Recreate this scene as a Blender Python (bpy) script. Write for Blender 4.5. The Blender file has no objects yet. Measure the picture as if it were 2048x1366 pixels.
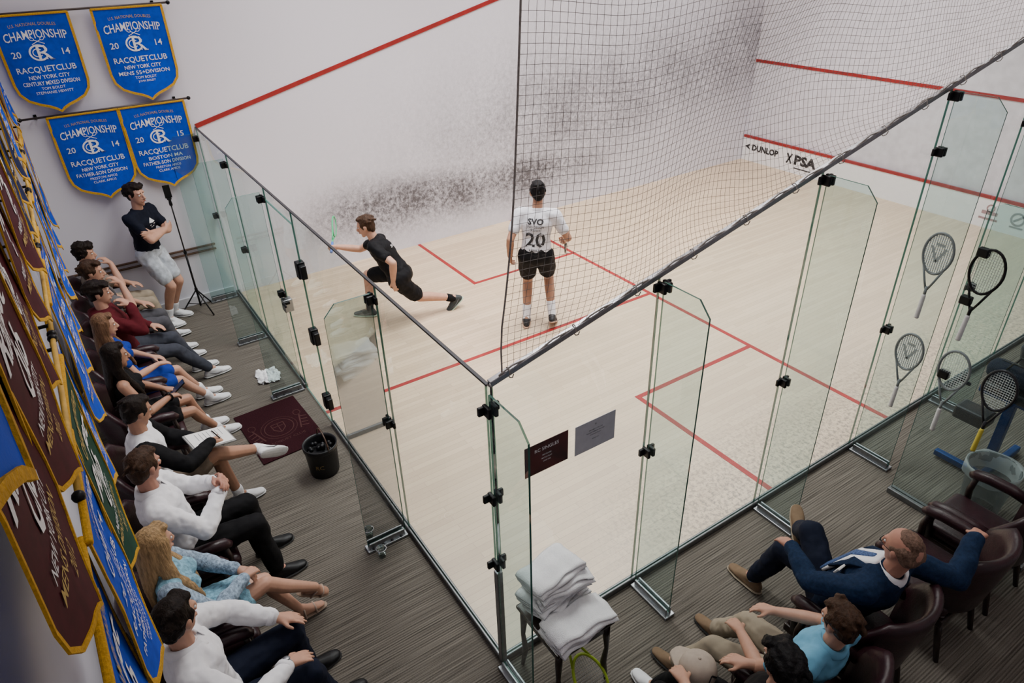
import bpy, bmesh, math, random
import numpy as np
from mathutils import Vector as V, Matrix, Quaternion, noise as MN
from mathutils.bvhtree import BVHTree
random.seed(5)
SC=bpy.context.scene; C=SC.collection
PI=math.pi; rad=math.radians
# ------------------------------------------------------------------ camera
CAM=V((8.7435,-1.3573,4.0065)); FPX=1369.97
yw,pt,rl=-1.002,0.5431,-0.0317
D=V((math.sin(yw)*math.cos(pt),math.cos(yw)*math.cos(pt),-math.sin(pt)))
r_=D.cross(V((0,0,1))).normalized(); u_=r_.cross(D)
R0=r_*math.cos(rl)+u_*math.sin(rl); R1=-r_*math.sin(rl)+u_*math.cos(rl)
cd=bpy.data.cameras.new('camera'); cam=bpy.data.objects.new('camera',cd); C.objects.link(cam)
M=Matrix((R0,R1,-D)).transposed().to_4x4(); M.translation=CAM; cam.matrix_world=M
cd.sensor_width=36; cd.lens=36*FPX/2048; cd.clip_start=.02; cd.clip_end=100
SC.camera=cam
def P(px,py,z=None,x=None,y=None):
    d=D+R0*((px-1024)/FPX)-R1*((py-683)/FPX)
    if z is not None: t=(z-CAM.z)/d.z
    elif x is not None: t=(x-CAM.x)/d.x
    else: t=(y-CAM.y)/d.y
    return CAM+d*t
# ------------------------------------------------------------------ materials
MC={}
def mat(name,col=None,rough=.6,metal=0,var=.08,scale=25,bump=0,bscale=60,spec=.5,stretch=None,sheen=0):
    if name in MC: return MC[name]
    if any(k in name for k in('cloth','hair','hoodie','shirt','trousers','shorts','lace','polo','jersey','stitching','fringe','tee','suede','towel')): spec=.12
    m=bpy.data.materials.new(name); m.use_nodes=True; nt=m.node_tree; b=nt.nodes['Principled BSDF']
    tc=nt.nodes.new('ShaderNodeTexCoord'); mp=nt.nodes.new('ShaderNodeMapping'); nt.links.new(tc.outputs['Object'],mp.inputs[0])
    if stretch: mp.inputs['Scale'].default_value=stretch
    nz=nt.nodes.new('ShaderNodeTexNoise'); nz.inputs['Scale'].default_value=scale; nz.inputs['Detail'].default_value=3
    nt.links.new(mp.outputs[0],nz.inputs['Vector'])
    rp=nt.nodes.new('ShaderNodeValToRGB')
    rp.color_ramp.elements[0].color=(*[c*(1-var) for c in col],1); rp.color_ramp.elements[1].color=(*[min(1,c*(1+var)) for c in col],1)
    rp.color_ramp.elements[0].position=.3; rp.color_ramp.elements[1].position=.7
    nt.links.new(nz.outputs['Fac'],rp.inputs[0]); nt.links.new(rp.outputs[0],b.inputs['Base Color'])
    b.inputs['Roughness'].default_value=rough; b.inputs['Metallic'].default_value=metal
    b.inputs['Specular IOR Level'].default_value=spec
    if sheen: b.inputs['Sheen Weight'].default_value=sheen
    if bump:
        n2=nt.nodes.new('ShaderNodeTexNoise'); n2.inputs['Scale'].default_value=bscale; n2.inputs['Detail'].default_value=4
        nt.links.new(mp.outputs[0],n2.inputs['Vector'])
        bp=nt.nodes.new('ShaderNodeBump'); bp.inputs['Strength'].default_value=bump; bp.inputs['Distance'].default_value=.01
        nt.links.new(n2.outputs['Fac'],bp.inputs['Height']); nt.links.new(bp.outputs[0],b.inputs['Normal'])
    MC[name]=m; return m
class NT:
    def __init__(s,m): s.t=m.node_tree
    def n(s,kind,**k):
        o=s.t.nodes.new(kind)
        for a,v in k.items(): setattr(o,a,v)
        return o
    def l(s,a,b): s.t.links.new(a,b)
    def m(s,op,a,b=0.0,c=None,clamp=False):
        o=s.n('ShaderNodeMath',operation=op); o.use_clamp=clamp
        for i,v in enumerate((a,b,c)):
            if v is None: continue
            if isinstance(v,(int,float)): o.inputs[i].default_value=v
            else: s.l(v,o.inputs[i])
        return o.outputs[0]
    def mix(s,f,a,b):
        o=s.n('ShaderNodeMix',data_type='RGBA')
        for i,v in ((0,f),(6,a),(7,b)):
            if isinstance(v,(int,float)): o.inputs[i].default_value=v
            elif isinstance(v,tuple): o.inputs[i].default_value=(*v,1)
            else: s.l(v,o.inputs[i])
        return o.outputs[2]
def base_mat(name):
    m=bpy.data.materials.new(name); m.use_nodes=True; return m,NT(m),m.node_tree.nodes['Principled BSDF']
WCOL=(.72,.71,.785)
def wall_mat():
    m,n,b=base_mat('court_wall_paint')
    gm=n.n('ShaderNodeNewGeometry'); sx=n.n('ShaderNodeSeparateXYZ'); n.l(gm.outputs['Position'],sx.inputs[0])
    Y,Z=sx.outputs[1],sx.outputs[2]; POS=gm.outputs['Position']
    def gauss(cz,w):
        a=n.m('DIVIDE',n.m('SUBTRACT',Z,cz),w); return n.m('POWER',2.718,n.m('MULTIPLY',n.m('MULTIPLY',a,a),-1.0))
    def smooth(v,a,bb):
        o=n.n('ShaderNodeMapRange',interpolation_type='SMOOTHSTEP'); n.l(v,o.inputs[0]); o.inputs[1].default_value=a; o.inputs[2].default_value=bb; return o.outputs[0]
    mA=n.m('MULTIPLY',gauss(.68,.44),n.m('MULTIPLY',smooth(Y,.3,2.0),smooth(Y,8.2,4.6)))
    cz=n.m('MULTIPLY_ADD',Y,.13,.80)
    mB=n.m('MULTIPLY',gauss(cz,1.2),n.m('MULTIPLY',smooth(Y,.6,5.5),.74))
    mask=n.m('MAXIMUM',mA,mB)
    n1=n.n('ShaderNodeTexNoise'); n1.inputs['Scale'].default_value=15; n1.inputs['Detail'].default_value=9; n1.inputs['Roughness'].default_value=.84; n.l(POS,n1.inputs['Vector'])
    n2=n.n('ShaderNodeTexNoise'); n2.inputs['Scale'].default_value=1.4; n2.inputs['Detail'].default_value=5; n.l(POS,n2.inputs['Vector'])
    v=n.m('ADD',n.m('MULTIPLY',n.m('SUBTRACT',n1.outputs['Fac'],.47),4.4),n.m('MULTIPLY_ADD',n.m('SUBTRACT',n2.outputs['Fac'],.5),1.1,.66))
    f1=n.m('MULTIPLY',n.m('MULTIPLY',n.m('POWER',mask,1.15),v),1.0,None,True)
    th=n.m('SUBTRACT',.74,n.m('MULTIPLY',mask,.34))
    sp=n.m('MULTIPLY',n.m('SUBTRACT',n1.outputs['Fac'],th),10.0,None,True)
    f=n.m('MULTIPLY',n.m('MAXIMUM',f1,n.m('MULTIPLY',sp,.6)),.93,None,True)
    n.l(n.mix(f,WCOL,(.045,.041,.047)),b.inputs['Base Color']); b.inputs['Roughness'].default_value=.55
    return m
def floor_mat():
    m,n,b=base_mat('maple_court_boards')
    tc=n.n('ShaderNodeNewGeometry'); POS=tc.outputs['Position']; mp=n.n('ShaderNodeMapping'); n.l(POS,mp.inputs[0]); mp.inputs['Rotation'].default_value=(0,0,PI/2)
    br=n.n('ShaderNodeTexBrick'); n.l(mp.outputs[0],br.inputs['Vector'])
    br.inputs['Color1'].default_value=(.66,.495,.325,1); br.inputs['Color2'].default_value=(.53,.385,.245,1); br.inputs['Mortar'].default_value=(.33,.23,.14,1)
    br.inputs['Scale'].default_value=1; br.inputs['Mortar Size'].default_value=.0016; br.inputs['Brick Width'].default_value=.9; br.inputs['Row Height'].default_value=.058; br.offset=.37
    nz=n.n('ShaderNodeTexNoise'); nz.inputs['Scale'].default_value=1.3; n.l(POS,nz.inputs['Vector'])
    sx=n.n('ShaderNodeSeparateXYZ'); n.l(POS,sx.inputs[0])
    x_tone=n.n('ShaderNodeMapRange',interpolation_type='SMOOTHSTEP'); n.l(sx.outputs[0],x_tone.inputs[0]); x_tone.inputs[1].default_value=1.5; x_tone.inputs[2].default_value=6.0  # boards blend towards a paler grey tone as x rises
    c=n.mix(n.m('ADD',n.m('MULTIPLY',nz.outputs['Fac'],.2),n.m('MULTIPLY',x_tone.outputs[0],.30)),br.outputs['Color'],(.58,.51,.44))
    o=n.n('ShaderNodeMapRange',interpolation_type='SMOOTHSTEP'); n.l(sx.outputs[0],o.inputs[0]); o.inputs[1].default_value=5.2; o.inputs[2].default_value=6.3
    o2=n.n('ShaderNodeMapRange',interpolation_type='SMOOTHSTEP'); n.l(sx.outputs[1],o2.inputs[0]); o2.inputs[1].default_value=.6; o2.inputs[2].default_value=2.2
    sp=n.n('ShaderNodeTexNoise'); sp.inputs['Scale'].default_value=30; sp.inputs['Detail'].default_value=6; sp.inputs['Roughness'].default_value=.75; n.l(POS,sp.inputs['Vector'])
    mr=n.n('ShaderNodeMapRange'); n.l(sp.outputs['Fac'],mr.inputs[0]); mr.inputs[1].default_value=.46; mr.inputs[2].default_value=.60
    f=n.m('MULTIPLY',n.m('MULTIPLY',mr.outputs[0],.8),n.m('MULTIPLY',o.outputs[0],o2.outputs[0]))
    n.l(n.mix(f,c,(.15,.13,.115)),b.inputs['Base Color']); b.inputs['Roughness'].default_value=.33
    return m
def carpet_mat():
    m,n,b=base_mat('ribbed_carpet')
    gm=n.n('ShaderNodeNewGeometry'); POS=gm.outputs['Position']; mp=n.n('ShaderNodeMapping'); n.l(POS,mp.inputs[0]); mp.inputs['Scale'].default_value=(125,2.0,1)
    nz=n.n('ShaderNodeTexNoise'); nz.inputs['Scale'].default_value=1; nz.inputs['Detail'].default_value=1; n.l(mp.outputs[0],nz.inputs['Vector'])
    sx=n.n('ShaderNodeSeparateXYZ'); n.l(POS,sx.inputs[0])
    rib=n.m('MULTIPLY_ADD',n.m('SINE',n.m('MULTIPLY',sx.outputs[0],2*PI/.018)),.5,.5)
    n2=n.n('ShaderNodeTexNoise'); n2.inputs['Scale'].default_value=170; n.l(POS,n2.inputs['Vector'])
    f=n.m('ADD',n.m('MULTIPLY',nz.outputs['Fac'],.52),n.m('ADD',n.m('MULTIPLY',n2.outputs['Fac'],.30),n.m('MULTIPLY',rib,.15)))
    mr=n.n('ShaderNodeMapRange'); n.l(f,mr.inputs[0]); mr.inputs[1].default_value=.31; mr.inputs[2].default_value=.69
    n.l(n.mix(mr.outputs[0],(.048,.042,.036),(.205,.181,.154)),b.inputs['Base Color']); b.inputs['Roughness'].default_value=.95; b.inputs['Specular IOR Level'].default_value=.05
    bp=n.n('ShaderNodeBump'); bp.inputs['Strength'].default_value=.45; bp.inputs['Distance'].default_value=.005; n.l(f,bp.inputs['Height']); n.l(bp.outputs[0],b.inputs['Normal'])
    return m
def glass_mat(name,tint,ior,edge=False,haze=.03,hcol=(.65,.8,.78)):
    m=bpy.data.materials.new(name); m.use_nodes=True; n=NT(m)
    for x in list(m.node_tree.nodes):
        if x.type!='OUTPUT_MATERIAL': m.node_tree.nodes.remove(x)
    out=m.node_tree.nodes[0]
    tr=n.n('ShaderNodeBsdfTransparent'); tr.inputs[0].default_value=(*tint,1)
    gl=n.n('ShaderNodeBsdfGlossy'); gl.inputs['Roughness'].default_value=.02
    fr=n.n('ShaderNodeFresnel'); fr.inputs[0].default_value=ior
    nz=n.n('ShaderNodeTexNoise'); nz.inputs['Scale'].default_value=3
    mx=n.n('ShaderNodeMixShader'); n.l(fr.outputs[0],mx.inputs[0]); n.l(tr.outputs[0],mx.inputs[1]); n.l(gl.outputs[0],mx.inputs[2])
    if edge:
        df=n.n('ShaderNodeBsdfDiffuse'); n.l(n.mix(nz.outputs['Fac'],(.03,.12,.095),(.07,.19,.155)),df.inputs[0])
        m2=n.n('ShaderNodeMixShader'); m2.inputs[0].default_value=.75; n.l(mx.outputs[0],m2.inputs[1]); n.l(df.outputs[0],m2.inputs[2]); last=m2
    else:
        df=n.n('ShaderNodeBsdfDiffuse'); df.inputs[0].default_value=(*hcol,1)
        f=n.m('MULTIPLY',nz.outputs['Fac'],haze)
        m2=n.n('ShaderNodeMixShader'); n.l(f,m2.inputs[0]); n.l(mx.outputs[0],m2.inputs[1]); n.l(df.outputs[0],m2.inputs[2]); last=m2
    n.l(last.outputs[0],out.inputs[0]); MC[name]=m; return m
GL=glass_mat('clear_glass',(.90,.955,.94),1.68); GF=glass_mat('green_tinted_glass',(.73,.875,.85),1.75,haze=.08); GE=glass_mat('glass_edge',(.5,.75,.68),1.6,True)
WALL=mat('white_wall_paint',WCOL,.6,var=.02,scale=4)
CW=wall_mat(); CF_=floor_mat(); CARP=carpet_mat()
RED=mat('red_line_paint',(.28,.011,.011),.5,var=.15,scale=8)
ALU=mat('brushed_aluminium',(.27,.28,.295),.36,.9,var=.12,scale=40)
CHAN=mat('grey_channel_metal',(.16,.165,.17),.4,.7,var=.15,scale=30)
DKMET=mat('dark_metal',(.03,.03,.035),.4,.6)
BLK=mat('black_hardware',(.006,.006,.007),.38,.2,spec=.3)
LEA=mat('burgundy_leather',(.022,.0062,.0095),.36,var=.25,scale=12,bump=.15,bscale=90,spec=.4)
WOOD=mat('dark_wood',(.018,.009,.007),.35,var=.3,scale=14,stretch=(1,1,.2))
GOLD=mat('gold_fringe',(.58,.32,.022),.7,var=.2,scale=90,bump=.4,bscale=150)
BLUE=mat('royal_blue_cloth',(.004,.058,.52),.7,var=.12,scale=20,bump=.08,bscale=200)
NAVYB=mat('navy_blue_cloth',(.006,.013,.065),.7,var=.15,scale=20)
MAR=mat('maroon_cloth',(.060,.006,.013),.7,var=.15,scale=20)
GRN=mat('green_cloth',(.004,.048,.03),.7,var=.15,scale=20)
WTXT=mat('white_stitching',(.80,.80,.82),.7,var=.06,scale=120)
GTXT=mat('gold_stitching',(.50,.36,.12),.7,var=.1,scale=120)
WHITE=mat('white_cloth',(.80,.80,.83),.85,var=.04,scale=30)
TOWEL=mat('white_towel',(.90,.90,.92),.95,var=.03,scale=60,bump=.6,bscale=220)
# ------------------------------------------------------------------ mesh helpers
def ico(sub):
    bm=bmesh.new(); bmesh.ops.create_icosphere(bm,subdivisions=sub,radius=1); p=[v.co.copy() for v in bm.verts]; bm.free(); return p
ICO2,ICO3=ico(2),ico(3)
AX=(V((1,0,0)),V((0,1,0)),V((0,0,1)))
def E(c,r,ax=AX,hi=False):
    if isinstance(r,(int,float)): r=(r,r,r)
    a,b,d=ax[0]*r[0],ax[1]*r[1],ax[2]*r[2]
    return [c+a*p.x+b*p.y+d*p.z for p in (ICO3 if hi else ICO2)]
def hull(*sets):
    bm=bmesh.new(); vs=[bm.verts.new(p) for s in sets for p in s]
    r=bmesh.ops.convex_hull(bm,input=vs)
    dead=[v for v in bm.verts if not v.link_faces]
    for v in dead: bm.verts.remove(v)
    bm.verts.index_update()
    g=([v.co.copy() for v in bm.verts],[[v.index for v in f.verts] for f in bm.faces]); bm.free(); return g
class B:
    def __init__(s): s.v=[]; s.f=[]; s.m=[]; s.mi=0
    def add(s,g):
        o=len(s.v); s.v+= [tuple(p) for p in g[0]]; s.f+=[[i+o for i in f] for f in g[1]]; s.m+=[s.mi]*len(g[1]); return s
    def box(s,c,size,bev=0,rot=None,seg=2):
        bm=bmesh.new(); bmesh.ops.create_cube(bm,size=1)
        for v in bm.verts: v.co=V((v.co.x*size[0],v.co.y*size[1],v.co.z*size[2]))
        if bev: bmesh.ops.bevel(bm,geom=bm.edges[:],offset=bev,segments=seg,affect='EDGES',profile=.5)
        bm.verts.index_update(); c=V(c)
        g=([(rot@v.co if rot else v.co)+c for v in bm.verts],[[v.index for v in f.verts] for f in bm.faces]); bm.free(); return s.add(g)
    def tube(s,pts,r,n=8,cap=True,flat=1.0):
        pts=[V(p) for p in pts]; rs=r if isinstance(r,(list,tuple)) else [r]*len(pts)
        vs=[];fs=[]; prev=None
        for i,p in enumerate(pts):
            t=(pts[min(i+1,len(pts)-1)]-pts[max(i-1,0)]).normalized()
            if prev is None:
                a=t.cross(V((0,0,1)));
                if a.length<1e-3: a=t.cross(V((1,0,0)))
            else: a=prev-t*prev.dot(t)
            a.normalize(); prev=a; b=t.cross(a)
            for k in range(n):
                th=2*PI*k/n; vs.append(p+(a*math.cos(th)+b*math.sin(th)*flat)*rs[i])
        for i in range(len(pts)-1):
            for k in range(n):
                k2=(k+1)%n; fs.append([i*n+k,i*n+k2,(i+1)*n+k2,(i+1)*n+k])
        if cap: fs.append(list(range(n))[::-1]); fs.append([(len(pts)-1)*n+k for k in range(n)])
        return s.add((vs,fs))
    def lathe(s,prof,c=(0,0,0),n=20,capb=True,capt=False):
        vs=[];fs=[];c=V(c)
        for r,z in prof:
            for k in range(n): th=2*PI*k/n; vs.append(c+V((r*math.cos(th),r*math.sin(th),z)))
        for i in range(len(prof)-1):
            for k in range(n): k2=(k+1)%n; fs.append([i*n+k,i*n+k2,(i+1)*n+k2,(i+1)*n+k])
        if capb: fs.append(list(range(n))[::-1])
        if capt: fs.append([(len(prof)-1)*n+k for k in range(n)])
        return s.add((vs,fs))
    def ell(s,c,r,ax=AX): return s.add(hull(E(V(c),r,ax,True)))
    def obj(s,name,mats,parent=None,smooth=False,loc=None):
        me=bpy.data.meshes.new(name); me.from_pydata(s.v,[],s.f)
        if not isinstance(mats,(list,tuple)): mats=[mats]
        for m in mats: me.materials.append(m)
        me.polygons.foreach_set('material_index',s.m)
        if smooth: me.polygons.foreach_set('use_smooth',[True]*len(s.f))
        me.update()
        o=bpy.data.objects.new(name,me); C.objects.link(o)
        if parent: o.parent=parent
        if loc is not None: o.location=loc
        return o
def empty(name,loc=(0,0,0),rz=0):
    o=bpy.data.objects.new(name,None); C.objects.link(o); o.location=loc; o.rotation_euler=(0,0,rz); o.empty_display_size=.1; return o
def tag(o,label,cat,group=None,kind=None):
    o['label']=label; o['category']=cat
    if group: o['group']=group
    if kind: o['kind']=kind
    return o
def struct(o): o['kind']='structure'; return o
def dup(root,loc,rz,label,group=None):
    r=root.copy(); C.objects.link(r); r.location=loc; r.rotation_euler=(0,0,rz); r['label']=label
    if group: r['group']=group
    for ch in root.children:
        c=ch.copy(); C.objects.link(c); c.parent=r
        for g in ch.children:
            d=g.copy(); C.objects.link(d); d.parent=c
    return r
TCACHE={}
def text_geo(t,bold=0,shear=0):
    if (t,bold,shear) in TCACHE: return TCACHE[(t,bold,shear)]
    cu=bpy.data.curves.new('t','FONT'); cu.body=t; cu.resolution_u=2; cu.offset=bold; cu.shear=shear
    o=bpy.data.objects.new('t',cu); C.objects.link(o); bpy.context.view_layer.update()
    me=bpy.data.meshes.new_from_object(o.evaluated_get(bpy.context.evaluated_depsgraph_get()))
    v=np.array([w.co[:2] for w in me.vertices]).reshape(-1,2); f=[list(p.vertices) for p in me.polygons]
    bpy.data.objects.remove(o); bpy.data.meshes.remove(me); bpy.data.curves.remove(cu)
    mn,mx=v.min(0),v.max(0); v=v-(mn+mx)/2
    TCACHE[(t,bold,shear)]=(v,f,mx-mn); return TCACHE[(t,bold,shear)]
def put_text(b,t,cx,cz,h,w=None,fn=None,arc=0,bold=.009,shear=0):
    v,f,sz=text_geo(t,bold,shear); sy=h/sz[1]; sx=(w/sz[0]) if w else sy
    pts=[]
    for p in v:
        X=cx+p[0]*sx; Z=cz+p[1]*sy-arc*(p[0]*sx)**2
        pts.append(fn(X,Z))
    b.add((pts,f))
def poly(b,pts,fn): b.add(([fn(*p) for p in pts],[list(range(len(pts)))]))
def line2(b,p,q,w,fn):
    d=V((q[0]-p[0],q[1]-p[1])); nrm=V((-d.y,d.x)).normalized()*w/2
    poly(b,[(p[0]+nrm.x,p[1]+nrm.y),(p[0]-nrm.x,p[1]-nrm.y),(q[0]-nrm.x,q[1]-nrm.y),(q[0]+nrm.x,q[1]+nrm.y)],fn)
def ring2(b,c,rx,ry,w,fn,n=20,rot=0,a0=0,a1=2*PI):
    full=abs(a1-a0-2*PI)<1e-6; pts=[]; m=n if full else n+1
    for k in range(m):
        th=a0+(a1-a0)*k/n
        for q in (0,1):
            x=(rx+(w if q else 0))*math.cos(th); y=(ry+(w if q else 0))*math.sin(th)
            pts.append(fn(c[0]+x*math.cos(rot)-y*math.sin(rot),c[1]+x*math.sin(rot)+y*math.cos(rot)))
    b.add((pts,[[2*k,2*k+1,2*((k+1)%m)+1,2*((k+1)%m)] for k in range(n)]))
# ------------------------------------------------------------------ room shell
YW=-2.02; XR=10.4; YF=9.75; H=6.0
def quadbox(name,c,size,m,bev=0): return struct(B().box(c,size,bev).obj(name,m))
quadbox('wall_left',(-.1,(YF+YW)/2,H/2),(.2,YF-YW+.4,H),CW)
quadbox('wall_front',(XR/2,YF+.1,H/2),(XR+.4,.2,H),mat('front_wall_paint',(.68,.67,.735),.55,var=.09,scale=9))
quadbox('wall_back',(XR/2,YW-.1,H/2),(XR+.4,.2,H),WALL)
quadbox('wall_right',(XR+.1,(YF+YW)/2,H/2),(.2,YF-YW+.4,H),WALL)
quadbox('ceiling',(XR/2,(YF+YW)/2,H+.05),(XR,YF-YW,.1),WALL)
quadbox('floor',(3.2,YF/2,-.05),(6.4,YF,.1),CF_)
b=B().box(((XR)/2,YW/2,-.05),(XR,-YW,.1)).box(((XR+6.4)/2,YF/2,-.05),(XR-6.4,YF,.1)); struct(b.obj('floor',CARP))
# painted lines
nt_=[0]
def trim(c,size,m=RED,rot=None,bev=0):
    nt_[0]+=1; return struct(B().box(c,size,bev,rot).obj('trim_%d'%nt_[0],m))
LW=.05; LZ=.001
trim((3.2,4.285,LZ),(6.4,LW,.003))
trim((3.2,2.13,LZ),(LW,4.26,.0028))
for xc,xe in ((1.625,0),(4.775,6.4)):
    trim((xc,3.45,LZ),(LW,1.62,.0028)); trim(((xc+xe)/2,2.64,LZ),(abs(xc-xe)+LW,LW,.0032))
ang=math.atan2(4.57-2.13,9.75)
trim((0.004,4.875,3.35+.02),(.012,math.hypot(9.75,2.44),.05),rot=Matrix.Rotation(ang,3,'X'))
trim((3.2,YF-.004,1.805),(6.4,.012,.05)); trim((3.2,YF-.004,4.59),(6.4,.012,.05))
BASEW=mat('white_baseboard_paint',(.62,.61,.65),.5,var=.03)
struct(B().box((.012,(YW)/2-.02,.06),(.024,-YW-.05,.12),.004).obj('baseboard_left',BASEW))
struct(B().box((XR/2,YW+.012,.06),(XR,.024,.12),.004).obj('baseboard_back',BASEW))
RAILW=mat('brown_rail_wood',(.085,.045,.027),.45,var=.2,scale=20,stretch=(1,.1,1))
for z in (.735,.675): trim((.014,-1.06,z),(.028,1.86,.022),RAILW,bev=.005)
# tin board with logos
tb=tag(empty('tin_board',(3.2,YF-.03,0)),'low white tin board with sponsor logos along the front wall','board')
B().box((0,0,.215),(6.38,.03,.43)).obj('panel',mat('white_tin_paint',(.90,.90,.92),.5,var=.02),tb)
B().box((0,-.004,.452),(6.38,.04,.045)).obj('red_strip',RED,tb)
LOGK=mat('dark_logo_print',(.012,.012,.015),.6)
fn=lambda x,z:(x-3.2,-.018,z)
b=B(); put_text(b,'DUNLOP',.53,.27,.12,.60,fn,bold=.05); b.obj('lettering',LOGK,tb)
b=B(); poly(b,[(.06,.27),(.19,.33),(.15,.27),(.19,.21)],fn); b.obj('arrow_mark',LOGK,tb)
b=B(); put_text(b,'PSA',1.42,.25,.18,.46,fn,bold=.05); b.obj('lettering',LOGK,tb)
b=B(); line2(b,(1.03,.34),(1.13,.16),.03,fn); line2(b,(1.13,.34),(1.03,.16),.03,fn); b.obj('cross_mark',LOGK,tb)
b=B(); line2(b,(1.2,.10),(1.6,.10),.02,fn); b.obj('small_print',LOGK,tb)
LOGG=mat('faded_logo_print',(.34,.33,.35),.6)
b=B(); ring2(b,(4.95,.24),.07,.07,.03,fn); line2(b,(4.9,.2),(5.02,.3),.03,fn); line2(b,(4.87,.12),(5.05,.12),.025,fn); b.obj('emblem',LOGG,tb)
b=B(); ring2(b,(4.57,.30),.04,.04,.02,fn); line2(b,(4.46,.23),(4.68,.23),.05,fn); line2(b,(4.44,.14),(4.70,.14),.03,fn); b.obj('emblem',mat('faded_red_logo_print',(.38,.24,.25),.6),tb)
# ------------------------------------------------------------------ glass
def pane(b,outline,th):
    n=len(outline); th=V(th); o=[V(p) for p in outline]; b.mi=0
    b.add((o,[list(range(n))])); b.mi=1
    b.add((o+[p+th for p in o],[[i,(i+1)%n,(i+1)%n+n,i+n] for i in range(n)])); b.mi=0
wg=struct(empty('wall_glass_back',(0,0,0)))
xs=[0.015,1.37,2.67,3.42,5.06,6.385]
def back_pane(name,x0,x1,z0,z1,parent):
    b=B(); pane(b,[(x0+.004,0,z0),(x1-.004,0,z0),(x1-.004,0,z1),(x0+.004,0,z1)],(0,-.012,0)); return b.obj(name,[GL,GE],parent)
for i in range(5):
    if i==2: continue
    back_pane('glass_pane',xs[i],xs[i+1],.05,2.13,wg)
back_pane('glass_pane',2.67,3.42,2.02,2.13,wg)
B().box((3.2,-.006,2.136),(6.4,.018,.012)).obj('top_edge',DKMET,wg)
for x0,x1 in ((0,2.67),(3.42,6.4)): B().box(((x0+x1)/2,-.006,.025),(x1-x0,.04,.05),.006).obj('bottom_channel',CHAN,wg)
dr=struct(empty('door_1',(2.67,0,0)))
back_pane('glass_pane',2.676-2.67,3.41-2.67,.02,2.012,dr)
for z in (.28,.98,1.62): B().box((.74,-.012,z),(.075,.07,.15),.008).box((.80,-.012,z),(.07,.05,.12),.008).obj('hinge',BLK,dr)
B().box((.03,-.02,.99),(.09,.09,.13),.01).obj('lock',mat('steel_lock',(.35,.36,.37),.3,.9),dr)
b=B().box((.12,-.05,1.05),(.03,.07,.03),.008).box((.15,-.075,1.05),(.1,.02,.022),.008); b.obj('door_handle',BLK,dr)
ws=struct(empty('wall_glass_side',(6.4,0,0)))
ys=[0.012,1.08,2.37,3.62,4.87,6.12,7.37,8.6,9.74]
ztop=lambda y:2.13+.25026*y
for i in range(8):
    y0,y1=ys[i]+.004,ys[i+1]-.004; b=B(); pane(b,[(0,y0,.05),(0,y1,.05),(0,y1,ztop(y1)),(0,y0,ztop(y0))],(.012,0,0)); b.obj('glass_pane',[GL,GE],ws)
B().box((.006,4.87,.025),(.04,9.74,.05),.006).obj('bottom_channel',CHAN,ws)
B().box((.006,4.875,3.365),(.034,math.hypot(9.75,2.44),.032),.004,Matrix.Rotation(ang,3,'X')).obj('top_rail',mat('rail_metal',(.34,.34,.36),.3,.9,var=.1,scale=30),ws)
B().box((0.008,-.008,.42),(.042,.04,.84),.006).obj('corner_post',ALU,ws)
b=B(); pane(b,[(-.006,-.012,.84),(.03,-.012,.84),(.03,-.012,2.14),(-.006,-.012,2.14)],(0,.012,0)); b.obj('corner_glass_strip',[GF,GF],ws)
def fin(label,base,out,h,clips,w=.36,cut=.09):
    out=V(out); base=V(base); t=V((-out.y,out.x,0))*.012
    root=tag(empty('glass_fin',base),label,'glass fin','glass support fins')
    b=B(); pane(b,[out*.03+V((0,0,.05)),out*w+V((0,0,.05)),out*w+V((0,0,h-cut)),out*(w-cut*.85)+V((0,0,h-.01)),out*.03+V((0,0,h-.01))],t); b.obj('fin_pane',[GF,GE],root)
    rz=Matrix.Rotation(math.atan2(out.y,out.x),3,'Z')
    b=B().box(out*(w/2+.02)+t*.5+V((0,0,.012)),(w-.01,.085,.022),.004,rz)
    for sg in (-1,1): b.box(out*(w/2+.02)+t*.5+t*sg*1.5+V((0,0,.045)),(w-.05,.014,.06),.004,rz)
    bp_=b.obj('base_plate',ALU,root)
    for k in range(4): B().add(hull(E(out*(.08+k*.075)+t*2.8+V((0,0,.025)),(.012,.012,.008)))).obj('bolt',DKMET,bp_)
    for z in clips:
        b=B()
        for sg in (-1,1): b.box(out*.035+t*.5+t*sg*1.6+V((0,0,z)),(.062,.022,.062),.006,rz)
        for sg in (-1,1): b.box(out*.016+t*.5+t*sg*3.2+V((0,0,z)),(.02,.045,.05),.005,rz)
        b.obj('clip',BLK,root)
    return root
fin('tall glass fin at the near court corner beside the towel table',(6.41,-.03,0),(1,0,0),2.12,(2.02,1.45,.95))
o_=['glass fin nearest the towel table, on the far side of the signs','glass fin in front of the man in the blue blazer','tall glass fin with two rackets hung on it','glass fin behind the standing blue exercise frame']
for k,y in enumerate(ys[1:5]): fin(o_[k],(6.41,y,0),(1,0,0),ztop(y)-.01,(ztop(y)-.05,1.22) if k<2 else (ztop(y)-.05,2.62,1.22))
o_=['small far glass fin beside the white wall behind the tripod','glass fin beside the crumpled towel on the carpet','glass fin between the glass door lock and the maroon mat','glass fin near the woman in light blue, clear cup at its foot']
for k,x in enumerate((.075,1.37,2.66,5.06)): fin(o_[k],(x,-.012,0),(0,-1,0),2.1,(2.03,1.1) if k<3 else (2.05,1.08),.34)
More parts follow.
